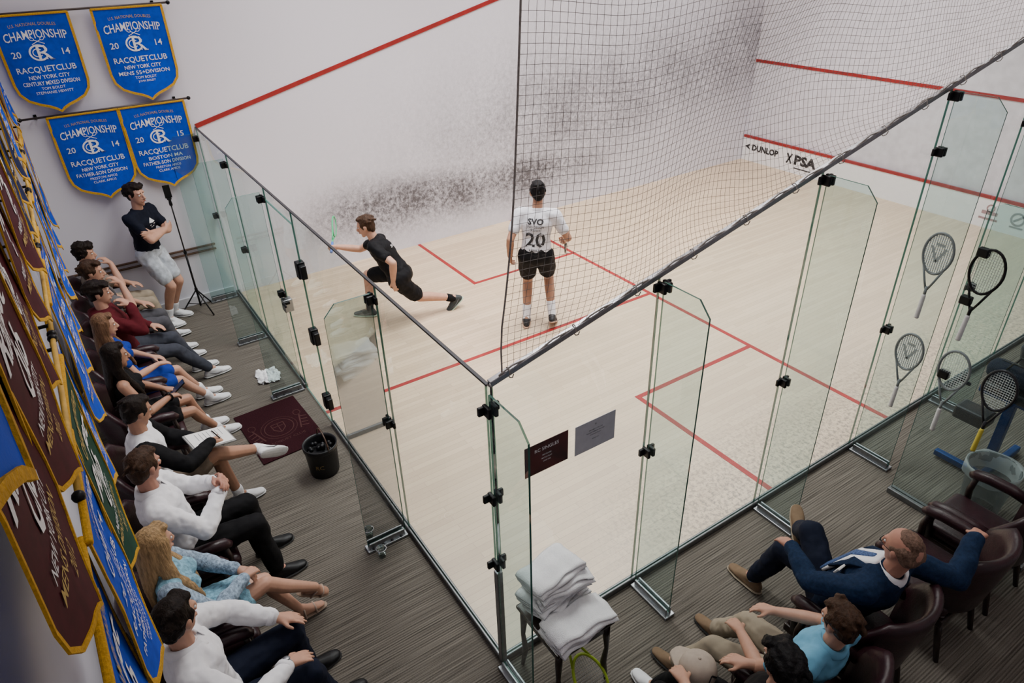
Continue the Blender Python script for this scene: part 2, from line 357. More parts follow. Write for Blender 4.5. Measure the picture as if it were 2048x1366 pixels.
# ------------------------------------------------------------------ net
vs=[];fs=[]
def strand(pts,r):
    o=len(vs); n=3
    for i,p in enumerate(pts):
        t=(pts[min(i+1,len(pts)-1)]-pts[max(i-1,0)]).normalized(); a=t.cross(V((1,.3,.2))).normalized(); c=t.cross(a)
        for k in range(n): vs.append(tuple(p+(a*math.cos(2*PI*k/n)+c*math.sin(2*PI*k/n))*r))
    for i in range(len(pts)-1):
        for k in range(n): fs.append([o+i*n+k,o+i*n+(k+1)%n,o+(i+1)*n+(k+1)%n,o+(i+1)*n+k])
ZT=5.2
def netp(y,z):
    h=max(0,z-ztop(y)); e=math.exp(-h*2.0)
    x=6.41+.07*math.sin(y*1.1+.4)*min(1,h*1.2)+e*.06*math.sin(y*4.3+z*2)*min(1,h*4)-.20*math.exp(-((y-2.1)/.75)**2)*math.sin(min(1,h/1.2)*PI)
    sag=.21*math.exp(-((y-2.2)/.8)**2)*e*min(1,h*4)+.04*math.sin(y*2.2)*min(1,h*2)+.012*math.sin(y*6+z)*min(1,h*2)
    return V((x,y+.075*(z-2.23)*math.exp(-y/1.5)+(e*.035+.008)*math.sin(y*3.1+z*2)*min(1,y*2),z-sag))
cell=.037; y=.085
while y<9.7:
    z0=ztop(y)+.03; n=max(2,int((ZT-z0)/.11)); strand([netp(y,z0+(ZT-z0)*i/n) for i in range(n+1)],.0012); y+=cell
z=2.19
while z<ZT:
    y1=min(9.7,(z-2.13-.03)/.25026)
    if y1>.12: n=max(2,int((y1-.085)/.12)); strand([netp(.085+(y1-.085)*i/n,z) for i in range(n+1)],.0012)
    z+=cell
nb=B(); nb.add((vs,fs)); net=empty('safety_net',(0,0,0)); tag(net,'grey knotted safety net hanging above the side glass wall','net')
nb.obj('mesh_cords',mat('net_cord',(.23,.21,.195),.9,var=.2,scale=40),net)
ROPE=mat('net_border_rope',(.27,.245,.225),.9,var=.25,scale=60)
b=B().tube([netp(.085,2.17+(ZT-2.17)*i/24) for i in range(25)],.0045,6); b.obj('edge_rope',ROPE,net)
b=B(); b.tube([V((6.415,.05+i*.08,ztop(.05+i*.08)+.034+.010*math.sin(i*1.9))) for i in range(121)],.0045,6)
for i in range(24):
    y=.1+i*.4; b.tube([V((6.412+.024*math.cos(t),y+.010*t/3,ztop(y)+.014+.032*math.sin(t))) for t in [k*PI/4 for k in range(9)]],.003,5)
b.obj('lacing',ROPE,net)
# ------------------------------------------------------------------ banners
BW,BH=.65,.9
OUT=[(1,0),(1,-.35),(.985,-.70),(.93,-.79),(.76,-.865),(.5,-.91),(.26,-.94),(.1,-.97),(0,-1)]
def hw(v):
    for i in range(len(OUT)-1):
        a,c=OUT[i],OUT[i+1]
        if c[1]<=v<=a[1]: return a[0]+(c[0]-a[0])*(v-a[1])/((c[1]-a[1]) or 1)
    return 0
def wave(x,z): return .014*math.sin(9*x+2*z+.7)*min(1,-z*3)+.014*math.sin(3*x-4*z)*min(1,-z*2)
def banner_meshes(lines,year,cloth,big=False):
    fnd=lambda dep:(lambda x,z:V((x,wave(x,z)-dep,z)))
    b=B(); rows=[-i/24 for i in range(25)]; NC=12; vv=[];ff=[]
    for v in rows:
        for k in range(NC+1): x=(k/NC*2-1)*max(hw(v),.004)*BW/2; vv.append(V((x,wave(x,v*BH),v*BH)))
    for i in range(24):
        for k in range(NC): a=i*(NC+1)+k; ff.append([a,a+1,a+NC+2,a+NC+1])
    b.add((vv,ff)); os_=[b.obj('cloth',cloth,None,True)]
    fw=.010 if big else .016
    b=B(); pl=[(x*BW/2,v*BH) for x,v in OUT]; pl=pl+[(-x,z) for x,z in pl[::-1][1:]]
    q=[]
    for i,(x,z) in enumerate(pl):
        a=V(pl[max(i-1,0)]); c=V(pl[min(i+1,len(pl)-1)]); t=(c-a).normalized(); nr=V((-t.y,t.x)); q.append((x+nr.x*fw,z+nr.y*fw))
    vv=[];ff=[]
    for (x,z),(X,Z) in zip(pl,q):
        x0,z0=x-(X-x)*.5,z-(Z-z)*.5
        for yy in (-.0045,.0025): vv+= [V((x0,wave(x,z)+yy,z0)),V((X,wave(x,z)+yy,Z))]
    for i in range(len(pl)-1):
        a=i*4; c=a+4
        ff+=[[a,a+1,c+1,c],[a+2,c+2,c+3,a+3],[a+1,a+3,c+3,c+1],[a,c,c+2,a+2]]
    b.add((vv,ff)); b.box((0,0,.0),(BW+.02,.024,.024),.008); os_.append(b.obj('fringe',GOLD,None))
    f=fnd(.004)
    if big:
        b=B(); put_text(b,'CHAMPIONSHIP',0,-.14,.075,.50,f,arc=.35); os_.append(b.obj('title_lettering',GTXT))
        b=B(); put_text(b,'Racquet',0,-.33,.175,.57,f,bold=.02,shear=.4); os_.append(b.obj('club_lettering',WTXT))
        b=B(); put_text(b,'Club',.05,-.485,.14,.34,f,bold=.02,shear=.4); os_.append(b.obj('club_lettering',WTXT))
        b=B(); put_text(b,lines[1],0,-.595,.040,.42,f,bold=.002,shear=.35); os_.append(b.obj('division_lettering',WTXT))
        b=B(); put_text(b,lines[2],0,-.655,.040,.44,f,bold=.002,shear=.35); os_.append(b.obj('division_lettering',GTXT))
        b=B(); put_text(b,year,0,-.72,.042,None,f,bold=.002,shear=.35); os_.append(b.obj('year_numerals',GTXT))
    else:
        b=B(); put_text(b,'CHAMPIONSHIP',0,-.175,.080,.54,f,arc=.35); os_.append(b.obj('title_lettering',WTXT))
        b=B(); put_text(b,'20' ,-.215,-.35,.06,None,f); os_.append(b.obj('year_numerals',WTXT))
        b=B(); put_text(b,year[2:],.215,-.35,.06,None,f); os_.append(b.obj('year_numerals',WTXT))
        b=B(); put_text(b,lines[0],0,-.50,.066,.52,f); os_.append(b.obj('club_lettering',WTXT))
        b=B(); put_text(b,lines[1],0,-.568,.037,.36,f); os_.append(b.obj('division_lettering',WTXT))
        b=B(); put_text(b,lines[2],0,-.625,.038,.50,f); os_.append(b.obj('division_lettering',WTXT))
        b=B(); put_text(b,lines[3],0,-.675,.026,None,f,bold=.0); os_.append(b.obj('small_name_lettering',WTXT))
        b=B(); put_text(b,lines[4],0,-.715,.026,None,f,bold=.0); os_.append(b.obj('small_name_lettering',WTXT))
        b=B(); put_text(b,'U.S. NATIONAL DOUBLES',0,-.085,.028,.40,f,arc=.35,bold=.0); os_.append(b.obj('small_lettering',GTXT))
        # interlaced RC monogram under crossed rackets, with little serifs
        b=B(); f2=fnd(.007)
        ring2(b,(-.02,-.345),.070,.060,.016,f,20,0,.62,2*PI-.62); put_text(b,'R',.028,-.345,.135,.125,f2,bold=.0)
        ring2(b,(-.03,-.345),.038,.032,.008,f2,14,0,.7,2*PI-.7)
        for q in ((.04,-.298),(.04,-.392)): line2(b,(q[0]-.004,q[1]-.018),(q[0]-.004,q[1]+.018),.010,f2)
        for q in (-.413,-.277): line2(b,(-.03,q),(.01,q),.010,f2); line2(b,(.06,-.413),(.10,-.413),.010,f2)
        for sg in (-1,1):
            line2(b,(-.055*sg,-.268),(.03*sg,-.228),.006,f2); ring2(b,(.045*sg,-.218),.017,.011,.005,f2,12,sg*.5)
        os_.append(b.obj('emblem',WTXT))
    out=[(o.name.split('.')[0],o.data) for o in os_]
    for o in os_: bpy.data.objects.remove(o)
    return out
def banner(meshes,loc,rz,label,group=None):
    r=tag(empty('banner',loc,rz),label,'banner',group)
    for nm,me in meshes:
        o=bpy.data.objects.new(nm,me); C.objects.link(o); o.parent=r
    return r
RC='RACQUETCLUB'
D1=banner_meshes([RC,'NEW YORK CITY','CENTURY MIXED DIVISION','TOM BOLDT','STEPHANIE HEWITT'],'2014',BLUE)
D2=banner_meshes([RC,'NEW YORK CITY','MENS 55+DIVISION','TOM BOLDT','JOHN BOLDT'],'2014',BLUE)
D3=banner_meshes([RC,'NEW YORK CITY','FATHER-SON DIVISION','PRESTON AMOS','CLARK AMOS'],'2014',BLUE)
D4=banner_meshes([RC,'BOSTON MA','FATHER-SON DIVISION','PRESTON AMOS','CLARK AMOS'],'2015',BLUE)
D5=banner_meshes([RC,'NEW YORK CITY','MENS DIVISION','',''],'2012',MAR,True)
D6=banner_meshes([RC,'NEW YORK CITY','MENS 55+DIVISION','',''],'2013',GRN,True)
D7=banner_meshes([RC,'BOSTON MA','MENS DIVISION','',''],'2011',NAVYB,True)
D8=banner_meshes([RC,'NEW YORK CITY','MENS 55+DIVISION','',''],'2014',BLUE,True)
XB=.07
for me,y,z,l in ((D1,-1.24,3.42,'blue 2014 century mixed division banner, upper left on the far white wall'),(D2,-.37,3.42,'blue 2014 mens 55+ division banner, upper right on the far white wall'),(D3,-1.07,2.46,'blue 2014 father-son division banner above the standing man'),(D4,-.40,2.46,'blue 2015 father-son division banner nearest the glass wall')):
    banner(me,(XB,y,z),PI/2,l,'championship banners on the far wall')
ROD=mat('dark_rod',(.06,.045,.04),.4,.3); BRASS=mat('gold_pole_sleeve',(.60,.36,.05),.55,var=.15,scale=30)
def rod(p,q,label,m,wallv):
    p,q=V(p),V(q); r=tag(empty('banner_pole',p),label,'pole','banner poles'); d=q-p; u=d.normalized()
    B().tube([V((0,0,.0)),d],.011,10).obj('pole',m,r,True)
    for e in (V((0,0,0)),d):
        sg=1 if e.length>0 else -1
        B().add(hull(E(e+u*.012*sg,.022))).obj('finial',BLK,r,True)
    for k in (.08,.92): B().tube([d*k,d*k+V(wallv)],.009,8).box(d*k+V(wallv)*.97,(.03,.03,.05),.004).obj('bracket',BLK,r)
rod((XB,-1.62,3.435),(XB,.02,3.435),'dark banner pole, upper one on the far white wall',ROD,(-.075,0,0))
rod((XB,-1.62,2.475),(XB,-.02,2.475),'dark banner pole, lower one on the far white wall',ROD,(-.075,0,0))
YB=-1.655; ordn=['first','second','third','fourth','fifth','sixth','seventh','eighth','ninth','tenth','eleventh','twelfth']
up=['b','b','r','b','n','n','n','m','m','m','m','m']; lo=['b','b','b','b','b','b','b','b','g','b','b']
dm={'b':(D2,'blue'),'n':(D7,'navy'),'m':(D5,'maroon'),'g':(D6,'green'),'r':(D5,'maroon')}
for k,c in enumerate(up):
    x=.25+k*.626; me,cn=dm[c]
    if c=='b': me=(D3,D8,D1)[k%3]
    banner(me,(x,YB+.01*math.sin(k*2),3.42),PI+.03*math.sin(k*1.7),'%s banner, %s from the far corner in the upper row of the near wall'%(cn,ordn[k]),'banners on the near wall')
for k,c in enumerate(lo):
    x=.83+k*.628; me,cn=dm[c]
    if c=='b': me=(D8,D3,D8,D1)[k%4]
    banner(me,(x,YB+.01*math.sin(k*2.3+1),2.46),PI+.03*math.sin(k*2.1),'%s banner, %s from the far corner in the lower row of the near wall'%(cn,ordn[k]),'banners on the near wall')
WV=(0,YW-YB,0)
for k in range(5): rod((.3+k*1.27,YB,2.478),(1.5+k*1.27,YB,2.478),'gold banner pole, %s from the far corner in the lower row of the near wall'%ordn[k],BRASS,WV)
for k in range(6): rod((0.05+k*1.27,YB,3.438),(1.25+k*1.27,YB,3.438),'gold banner pole, %s from the far corner in the upper row of the near wall'%ordn[k],BRASS,WV)
banner(D8,(8.05,-1.5,4.46),PI,'blue gold-fringed banner closest to the viewer, only its tip in view','banners on the near wall')
rod((7.6,-1.5,4.475),(8.5,-1.5,4.475),'gold banner pole high above, closest to the viewer',BRASS,(0,YW+1.5,0))
# ------------------------------------------------------------------ armchairs
def make_chair(label):
    r=tag(empty('armchair'),label,'chair','burgundy leather armchairs')
    B().box((.02,0,.405),(.50,.48,.10),.04,None,3).obj('seat',LEA,r,True)
    B().box((.01,0,.33),(.50,.50,.06),.01).obj('seat_frame',WOOD,r)
    b=B(); vv=[];ff=[]; NT_=16; prof=[(-.025,.40),(-.03,.60),(-.028,.80),(-.015,.875),(.012,.895),(.035,.875),(.04,.80),(.035,.60),(.03,.40)]
    for i in range(NT_+1):
        th=(i/NT_*2-1)*1.22
        for o,z in prof:
            R=.255+o+(z-.4)*.13; dip=-.16*max(0,abs(th)-.75)/.47*(1 if z>.65 else 0)
            vv.append(V((-.02-R*math.cos(th),R*math.sin(th)*1.0,z+dip*(z-.6)/.28)))
    n=len(prof)
    for i in range(NT_):
        for k in range(n): ff.append([i*n+k,(i+1)*n+k,(i+1)*n+(k+1)%n,i*n+(k+1)%n])
    ff.append(list(range(n))); ff.append([NT_*n+k for k in range(n)][::-1]); b.add((vv,ff)); b.obj('backrest',LEA,r,True)
    for sg in (-1,1):
        B().tube([(-.13,.262*sg,.64),(-.02,.268*sg,.655),(.12,.268*sg,.65),(.20,.265*sg,.635),(.235,.262*sg,.61)],[.036,.04,.04,.038,.022],12).obj('armrest',LEA,r,True)
        B().tube([(.19,.26*sg,.62),(.205,.255*sg,.5),(.19,.245*sg,.36)],[.018,.022,.024],8).obj('arm_support',WOOD,r,True)
        B().tube([(.21,.21*sg,.36),(.22,.215*sg,.2),(.225,.22*sg,0)],[.026,.022,.016],8).obj('leg',WOOD,r,True)
        B().tube([(-.2,.2*sg,.36),(-.23,.2*sg,.2),(-.28,.205*sg,0)],[.026,.022,.016],8).obj('leg',WOOD,r,True)
    return r
chair0=None
def chair(x,y,rz,label):
    global chair0
    if chair0 is None: chair0=make_chair(label); chair0.location=(x,y,0); chair0.rotation_euler=(0,0,rz); return chair0
    return dup(chair0,(x,y,0),rz,label)
# ------------------------------------------------------------------ people
FOLD=bpy.data.textures.new('cloth_folds','CLOUDS'); FOLD.noise_scale=.085; FOLD.noise_depth=2
WRINK=bpy.data.textures.new('cloth_wrinkles','MARBLE'); WRINK.noise_scale=.11; WRINK.turbulence=9; WRINK.noise_depth=1; WRINK.marble_type='SOFT'
HAIRT=bpy.data.textures.new('hair_tufts','CLOUDS'); HAIRT.noise_scale=.015; HAIRT.noise_depth=2
SK=mat('skin_fair',(.50,.275,.19),.5,var=.07,scale=18,spec=.3); SK2=mat('skin_tan',(.38,.20,.13),.5,var=.07,scale=18,spec=.3); SK3=mat('skin_ruddy',(.43,.21,.15),.5,var=.08,scale=18,spec=.3)
HB=mat('dark_brown_hair',(.012,.0078,.006),.5,var=.4,scale=60,bump=.5,bscale=140,stretch=(1,1,.2))
HK=mat('black_hair',(.006,.0055,.006),.5,var=.4,scale=60,bump=.5,bscale=140,stretch=(1,1,.25))
HM=mat('brown_hair',(.042,.022,.013),.5,var=.4,scale=60,bump=.5,bscale=140,stretch=(1,1,.2))
HL_=mat('light_brown_hair',(.14,.076,.042),.5,var=.45,scale=80,bump=.6,bscale=150,stretch=(1,1,.12))
HBL=mat('blonde_hair',(.33,.215,.105),.45,var=.45,scale=80,bump=.6,bscale=150,stretch=(1,1,.12))
HG=mat('thin_grey_brown_hair',(.14,.085,.062),.6,var=.4,scale=80,bump=.4,bscale=120)
EYEW=mat('eye_white',(.7,.69,.67),.3); EYED=mat('eye_iris',(.03,.02,.015),.2); LIPM=mat('lip',(.38,.13,.11),.45)
SMK=mat('grey_sneaker_mark',(.10,.10,.11),.6)
def rmesh(name,geos,m,root,base,vox,it=4,disp=None,mid=.5,wr=.006):
    b=B()
    for g in geos: b.add(([p-base for p in g[0]],g[1]))
    o=b.obj(name,m,root)
    md=o.modifiers.new('r','REMESH'); md.mode='VOXEL'; md.voxel_size=vox; md.use_smooth_shade=True
    if it: s=o.modifiers.new('s','SMOOTH'); s.factor=.5; s.iterations=it
    if disp: d=o.modifiers.new('d','DISPLACE'); d.texture=disp[0]; d.strength=disp[1]; d.mid_level=mid; d.texture_coords='LOCAL'
    if disp and disp[0]==FOLD and wr:
        d=o.modifiers.new('w','DISPLACE'); d.texture=WRINK; d.strength=wr; d.mid_level=.45; d.texture_coords='LOCAL'
        s=o.modifiers.new('s2','SMOOTH'); s.factor=.5; s.iterations=1
    return o
def ik(a,t,l1,l2,pole):
    d=t-a; L=min(d.length,.995*(l1+l2)); dr=d.normalized(); x=(l1*l1-l2*l2+L*L)/(2*L); h=math.sqrt(max(0,l1*l1-x*x))
    p=(pole-dr*pole.dot(dr)).normalized(); return a+dr*x+p*h, a+dr*L
def person(label,pel,yaw,lean=-7,side=0,twist=0,s=1.0,fem=False,look=90,pitch=-8,legs=None,arms=None,skin=SK,hair=('short',HB),
           top=None,bottom=None,shoes=None,sock=None,group='spectators',vox=.008,bulk=0,blazer=None,collar=True):
    pel=V(pel); base=V((pel.x,pel.y,0)); root=tag(empty('person',base),label,'person',group)
    yr=rad(yaw); F=V((math.cos(yr),math.sin(yr),0)); L=V((-math.sin(yr),math.cos(yr),0)); U=V((0,0,1))
    w=lambda p:p.copy() if isinstance(p,V) else base+F*p[0]+L*p[1]+U*p[2]
    dv=lambda p:(p.copy() if isinstance(p,V) else F*p[0]+L*p[1]+U*p[2]).normalized()
    a=rad(lean); S=(U*math.cos(a)+F*math.sin(a)+L*math.tan(rad(side))).normalized()
    TF=(F-S*F.dot(S)).normalized(); TL=S.cross(TF); q=Quaternion(S,rad(twist)); CFv=q@TF; CL=q@TL
    sw=(.158 if fem else .180)*s
    N=pel+S*.50*s; HU=(S+U*1.2).normalized(); hc=N+HU*.155*s+CFv*.025*s
    hy=rad(look); pr=rad(pitch); HF=V((math.cos(hy)*math.cos(pr),math.sin(hy)*math.cos(pr),math.sin(pr))); HL=U.cross(HF).normalized(); HUp=HF.cross(HL)
    hs=s*.96
    h=lambda x,y,z:hc+(HF*x+HL*y+HUp*z)*hs
    hax=(HF,HL,HUp)
    def he(x,y,z,r,hi=False): return E(h(x,y,z),tuple(k*hs for k in (r if isinstance(r,tuple) else (r,r,r))),hax,hi)
    def torso(g,lowcut=False):
        bk=bulk
        pe=E(pel,(.112*s+g+bk*.6,(.158 if fem else .152)*s+g+bk*.4,.105*s+g),(F,L,U),True)
        wa=E(pel+S*.19*s+CFv*bk*.6,((.088 if fem else .098)*s+g+bk,(.115 if fem else .135)*s+g+bk*.6,.09*s+g),(TF,TL,S),True)
        ch=E(pel+S*.34*s,((.102 if fem else .115)*s+g,(.135 if fem else .16)*s+g,.12*s+g*.5),(CFv,CL,S),True)
        sh=E(pel+S*.445*s,((.062 if fem else .072)*s+g,sw*.82+g,.045*s+g),(CFv,CL,S),True)
        o=[hull(pe,wa),hull(wa,ch),hull(ch,sh)]
        if fem:
            for sg in (-1,1): o.append(hull(E(pel+S*.335*s+CFv*.075*s+CL*.065*s*sg,.058*s+g)))
        return o
    SHO=[pel+S*.437*s+CL*sw,pel+S*.437*s-CL*sw]; HIP=[pel+L*.092*s-U*.02,pel-L*.092*s-U*.02]
    la,lf,lt,lsn=.30*s,.265*s,.435*s,.435*s
    EW=[ik(SHO[i],w(arms[i][0]),la,lf,dv(arms[i][1])) for i in (0,1)]
    KA=[ik(HIP[i],w(legs[i][0]),lt,lsn,dv(legs[i][1])) for i in (0,1)]
    fk=.86 if fem else 1.0
    def arm(i,g,fr,g2=None):
        g2=g if g2 is None else g2; Ee,Ww=EW[i]; sh=E(SHO[i]-S*.008*s,.057*s*fk+g); r1,r2,r3=.05*s*fk+g,.041*s*fk+(g+g2)/2,.029*s*fk+g2; o=[]
        if fr>=1:
            o.append(hull(sh,E(Ee,r2)))
            if fr>1: o.append(hull(E(Ee,r2),E(Ee.lerp(Ww,min(.35,fr-1)),.043*s*fk+(g+g2)/2)))
            if fr>1.35: o.append(hull(E(Ee.lerp(Ww,.35),.043*s*fk+(g+g2)/2),E(Ee.lerp(Ww,fr-1),.043*s*fk*(1-(fr-1.35)/.65)+.029*s*fk*(fr-1.35)/.65+g2)))
        else: o.append(hull(sh,E(SHO[i].lerp(Ee,fr),r1+(r2-r1)*fr*.5)))
        o.append(hull(E(pel+S*.43*s+CL*sw*.5*(1 if i==0 else -1),.055*s+g),sh))
        return o
    def leg(i,g,fr,g2=None):
        g2=g if g2 is None else g2; K,A=KA[i]; hp=E(HIP[i],.088*s+g); r2=.057*s*fk+(g+g2)/2; o=[]
        if fr>=1:
            o.append(hull(hp,E(K,r2)))
            if fr>1.3:
                cf=K.lerp(A,.3)+(-dv(legs[i][1]))*.012*s; o.append(hull(E(K,r2),E(cf,.057*s*fk+g2))); o.append(hull(E(cf,.057*s*fk+g2),E(K.lerp(A,fr-1),.037*s*fk+g2*(1 if fr<1.9 else 1.3))))
        else: o.append(hull(hp,E(HIP[i].lerp(K,fr),(.088+(.062-.088)*fr)*s+g2)))
        return o
    # ---- body
    G=torso(0)
    G+=[hull(E(pel+S*.46*s,.058*s*fk),E(h(-.018,0,-.06),.052*s*fk))]
    G+=[hull(he(-.008,0,.022,(.098,.077,.103),True),he(.03,0,-.065,(.056,.05,.045),True)),hull(he(.035,0,-.06,(.05,.045,.04)),he(.066,0,-.103,.022)),
        hull(he(.092,0,.015,.010),he(.117,0,-.028,.013)),hull(he(.105,.014,-.034,.009),he(.105,-.014,-.034,.009)),hull(he(.078,.035,.034,(.014,.02,.01)),he(.078,-.035,.034,(.014,.02,.01))),
        hull(he(.092,.018,-.06,(.010,.012,.010)),he(.092,-.018,-.06,(.010,.012,.010)))]
    for sg in (-1,1): G.append(hull(he(-.01,.079*sg,.004,(.02,.009,.02)),he(-.006,.075*sg,-.024,(.013,.009,.012))))
    for i in (0,1):
        G+=arm(i,0,2.0); G+=leg(i,0,2.0)
        # hand
        Ee,Ww=EW[i]; d=dv(arms[i][2]); n=dv(arms[i][3]); n=(n-d*n.dot(d)).normalized(); th=d.cross(n)*(1 if i==1 else -1); cl=arms[i][4]
        k=s*(.9 if fem else 1.0)*1.03; wr=Ww
        G.append(hull(E(wr,.026*k),E(wr+(d*.082+th*.026)*k,.0135*k),E(wr+(d*.078-th*.028)*k,.0125*k),E(wr+(d*.03+th*.022+n*.004)*k,.017*k)))
        for j,(so,fl) in enumerate(((.031,.072),(.0105,.080),(-.0105,.074),(-.031,.058))):
            p=wr+(d*(.083-.004*abs(j-1))+th*so)*k; r=.0092*k; sp=so*.35
            for sg_,(fr,ca) in enumerate(((.46,cl*.7),(.30,cl*1.7),(.24,cl*2.3))):
                dr=(d*math.cos(ca)+n*math.sin(ca)+th*sp*4*(1-min(1,cl))).normalized(); p2=p+dr*fl*fr*k; G.append(hull(E(p,r),E(p2,r*.9))); p=p2; r*=.9
        p=wr+(d*.028+th*.026)*k; d1=(d*.62+th*(.72-.4*cl)+n*(.2+.4*cl)).normalized(); p2=p+d1*.042*k; d2=(d*.9+th*.15+n*(.2+.5*cl)).normalized()
        G.append(hull(E(p,.0125*k),E(p2,.0105*k))); G.append(hull(E(p2,.0105*k),E(p2+d2*.03*k,.0085*k)))
        # foot
        K,A=KA[i]; t=dv(legs[i][2]); sh=(A-K).normalized(); upv=(-sh-t*(-sh).dot(t)).normalized(); sd=upv.cross(t); fa=(t,sd,upv); z=s
        G.append(hull(E(A,.038*z*fk),E(A-t*.035*z-upv*.05*z,.028*z),E(A+t*.04*z-upv*.03*z,.03*z)))
        G.append(hull(E(A-t*.035*z-upv*.058*z,.026*z),E(A+t*.04*z-upv*.035*z,.03*z),E(A+t*.11*z-upv*.065*z,(.03*z,.036*z,.02*z),fa)))
        G.append(hull(E(A+t*.11*z-upv*.065*z,(.03*z,.036*z,.02*z),fa),E(A+t*.15*z-upv*.072*z,(.025*z,.03*z,.013*z),fa)))
    body=rmesh('body',G,skin,root,base,vox*.85,3)
    # ---- face bits
    for sg in (-1,1):
        b=B(); c=h(.079,.031*sg,.008)-base; b.add(hull(E(c,(.011*hs,.0145*hs,.0085*hs),hax))); b.mi=1; b.add(hull(E(c+HF*.0065*hs,(.006*hs,.0065*hs,.0065*hs),hax))); b.obj('eye',[EYEW,EYED],root,True)
        b=B(); b.add(hull([p-base for p in he(.089,.016*sg,.034,.005)],[p-base for p in he(.078,.046*sg,.034,.004)])); b.obj('eyebrow',hair[1],root,True)
    b=B(); b.add(hull([p-base for p in he(.099,.014,-.06,(.006,.006,.006))],[p-base for p in he(.099,-.014,-.06,(.006,.006,.006))])); b.obj('lips',LIPM,root,True)
    # ---- hair
    st,hm=hair; rnd=random.Random(len(label)*7+int(pel.x*100)); Hh=[]
    if st=='bald':
        Hh+=[hull(he(-.062,.05,-.005,(.042,.024,.045)),he(-.075,0,-.015,(.028,.04,.05)),he(-.06,0,.05,(.042,.055,.04))),hull(he(-.062,-.05,-.005,(.042,.024,.045)),he(-.075,0,-.015,(.028,.04,.05)))]
        for sg in (-1,1): Hh.append(hull(he(.005,.069*sg,.02,(.03,.012,.028)),he(-.05,.064*sg,.025,(.03,.016,.045))))
        Hh.append(hull(he(-.024,0,.080,(.074,.056,.05),True)))
    else:
        Hh+=[hull(he(-.022,0,.046,(.093,.083,.089),True)),hull(he(-.045,0,.0,(.064,.077,.075),True)),hull(he(-.066,0,-.05,(.03,.05,.035))),hull(he(.045,.025,.1,(.036,.035,.022)),he(.045,-.025,.1,(.036,.035,.022)))]
        for sg in (-1,1): Hh.append(hull(he(.02,.071*sg,.03,(.025,.012,.03)),he(.012,.074*sg,-.005,(.012,.008,.014))))
        nb_={'short':22,'curly':90,'wavy':50,'long':0}.get(st,20); rr={'short':.011,'curly':.026,'wavy':.018,'long':.012}.get(st,.015)
        for k in range(nb_):
            u=V((rnd.uniform(-1,.75),rnd.uniform(-1,1),rnd.uniform(-.25 if st!='curly' else -.4,1))).normalized()
            if u.x>.45 and u.z<.6: continue
            p0=(-.02+u.x*.092,u.y*.08,.042+u.z*.09); p1_=(p0[0]-.035,p0[1]*1.02,p0[2]-.012)
            Hh.append(hull(he(*p0,rr*rnd.uniform(.8,1.2))) if st=='curly' else hull(he(*p0,rr*rnd.uniform(.8,1.1)),he(*p1_,rr*.8)))
        if st in('curly','wavy'):
            for k in range(8):
                a_=rnd.uniform(-.055,.055); x_=.07+rnd.uniform(-.015,.01); z_=.085+rnd.uniform(-.01,.02); Hh.append(hull(he(x_,a_,z_,rr),he(x_-.03,a_*1.1,z_+.015,rr)))
        if st=='long':
            b1=pel+S*.42*s-CFv*.095*s; b2=pel+S*.22*s-CFv*.125*s
            Hh.append(hull(he(-.06,0,.01,(.05,.082,.07),True),he(-.07,0,-.1,(.04,.085,.04))))
            Hh.append(hull(he(-.07,0,-.1,(.04,.085,.04)),E(b1,(.035*s,.115*s,.05*s),(CFv,CL,S)))); Hh.append(hull(E(b1,(.035*s,.115*s,.05*s),(CFv,CL,S)),E(b2,(.026*s,.085*s,.05*s),(CFv,CL,S))))
            for sg in (-1,1):
                e0=pel+S*.45*s+CFv*.03*s+CL*.10*s*sg; e1=pel+S*.33*s+CFv*.10*s+CL*.095*s*sg; e2=pel+S*.22*s+CFv*.115*s+CL*.085*s*sg
                Hh.append(hull(he(-.01,.078*sg,.03,(.05,.018,.05)),he(-.02,.085*sg,-.1,(.045,.022,.04))))
                Hh.append(hull(he(-.02,.085*sg,-.1,(.045,.022,.04)),E(e0,(.05*s,.030*s,.04*s),(CFv,CL,S))))
                Hh.append(hull(E(e0,(.05*s,.030*s,.04*s),(CFv,CL,S)),E(e1,(.024*s,.042*s,.03*s),(CFv,CL,S)))); Hh.append(hull(E(e1,(.024*s,.042*s,.03*s),(CFv,CL,S)),E(e2,(.014*s,.022*s,.03*s),(CFv,CL,S))))
    rmesh('hair',Hh,hm,root,base,vox,2,(HAIRT,{'curly':.022,'wavy':.011,'long':.007}.get(st,.007)))
    # ---- clothes
    parts={}
    if top:
        tk,tm,fr=top[:3]; g=top[3] if len(top)>3 else .014; T=torso(g)
        if tk!='vest' :
            for i in (0,1): T+=arm(i,g*(1.0 if fr>1 else 1.15),fr,g*.75 if fr>1 else g*1.2)
        if collar and not fem and tk!='s':
            for k in range(10):
                t0,t1=2*PI*k/10,2*PI*(k+1)/10; cc=pel+S*.485*s
                pp=lambda t:cc+CFv*(math.cos(t)*.064*s)+CL*(math.sin(t)*.064*s)-S*(.012*math.cos(t))*s
                T.append(hull(E(pp(t0),.013*s),E(pp(t1),.013*s)))
        if tk=='hoodie': T.append(hull(E(pel+S*.47*s-CFv*.085*s+CL*.06*s,.045*s),E(pel+S*.47*s-CFv*.085*s-CL*.06*s,.045*s),E(pel+S*.40*s-CFv*.11*s,.035*s)))
        jer=len(top)>4 and top[4]=='jersey'
        parts['top']=rmesh(top[4] if len(top)>4 else 'shirt',T,tm,root,base,vox*1.25,4,(FOLD,.014 if jer else .026),.42,0 if jer else .006)
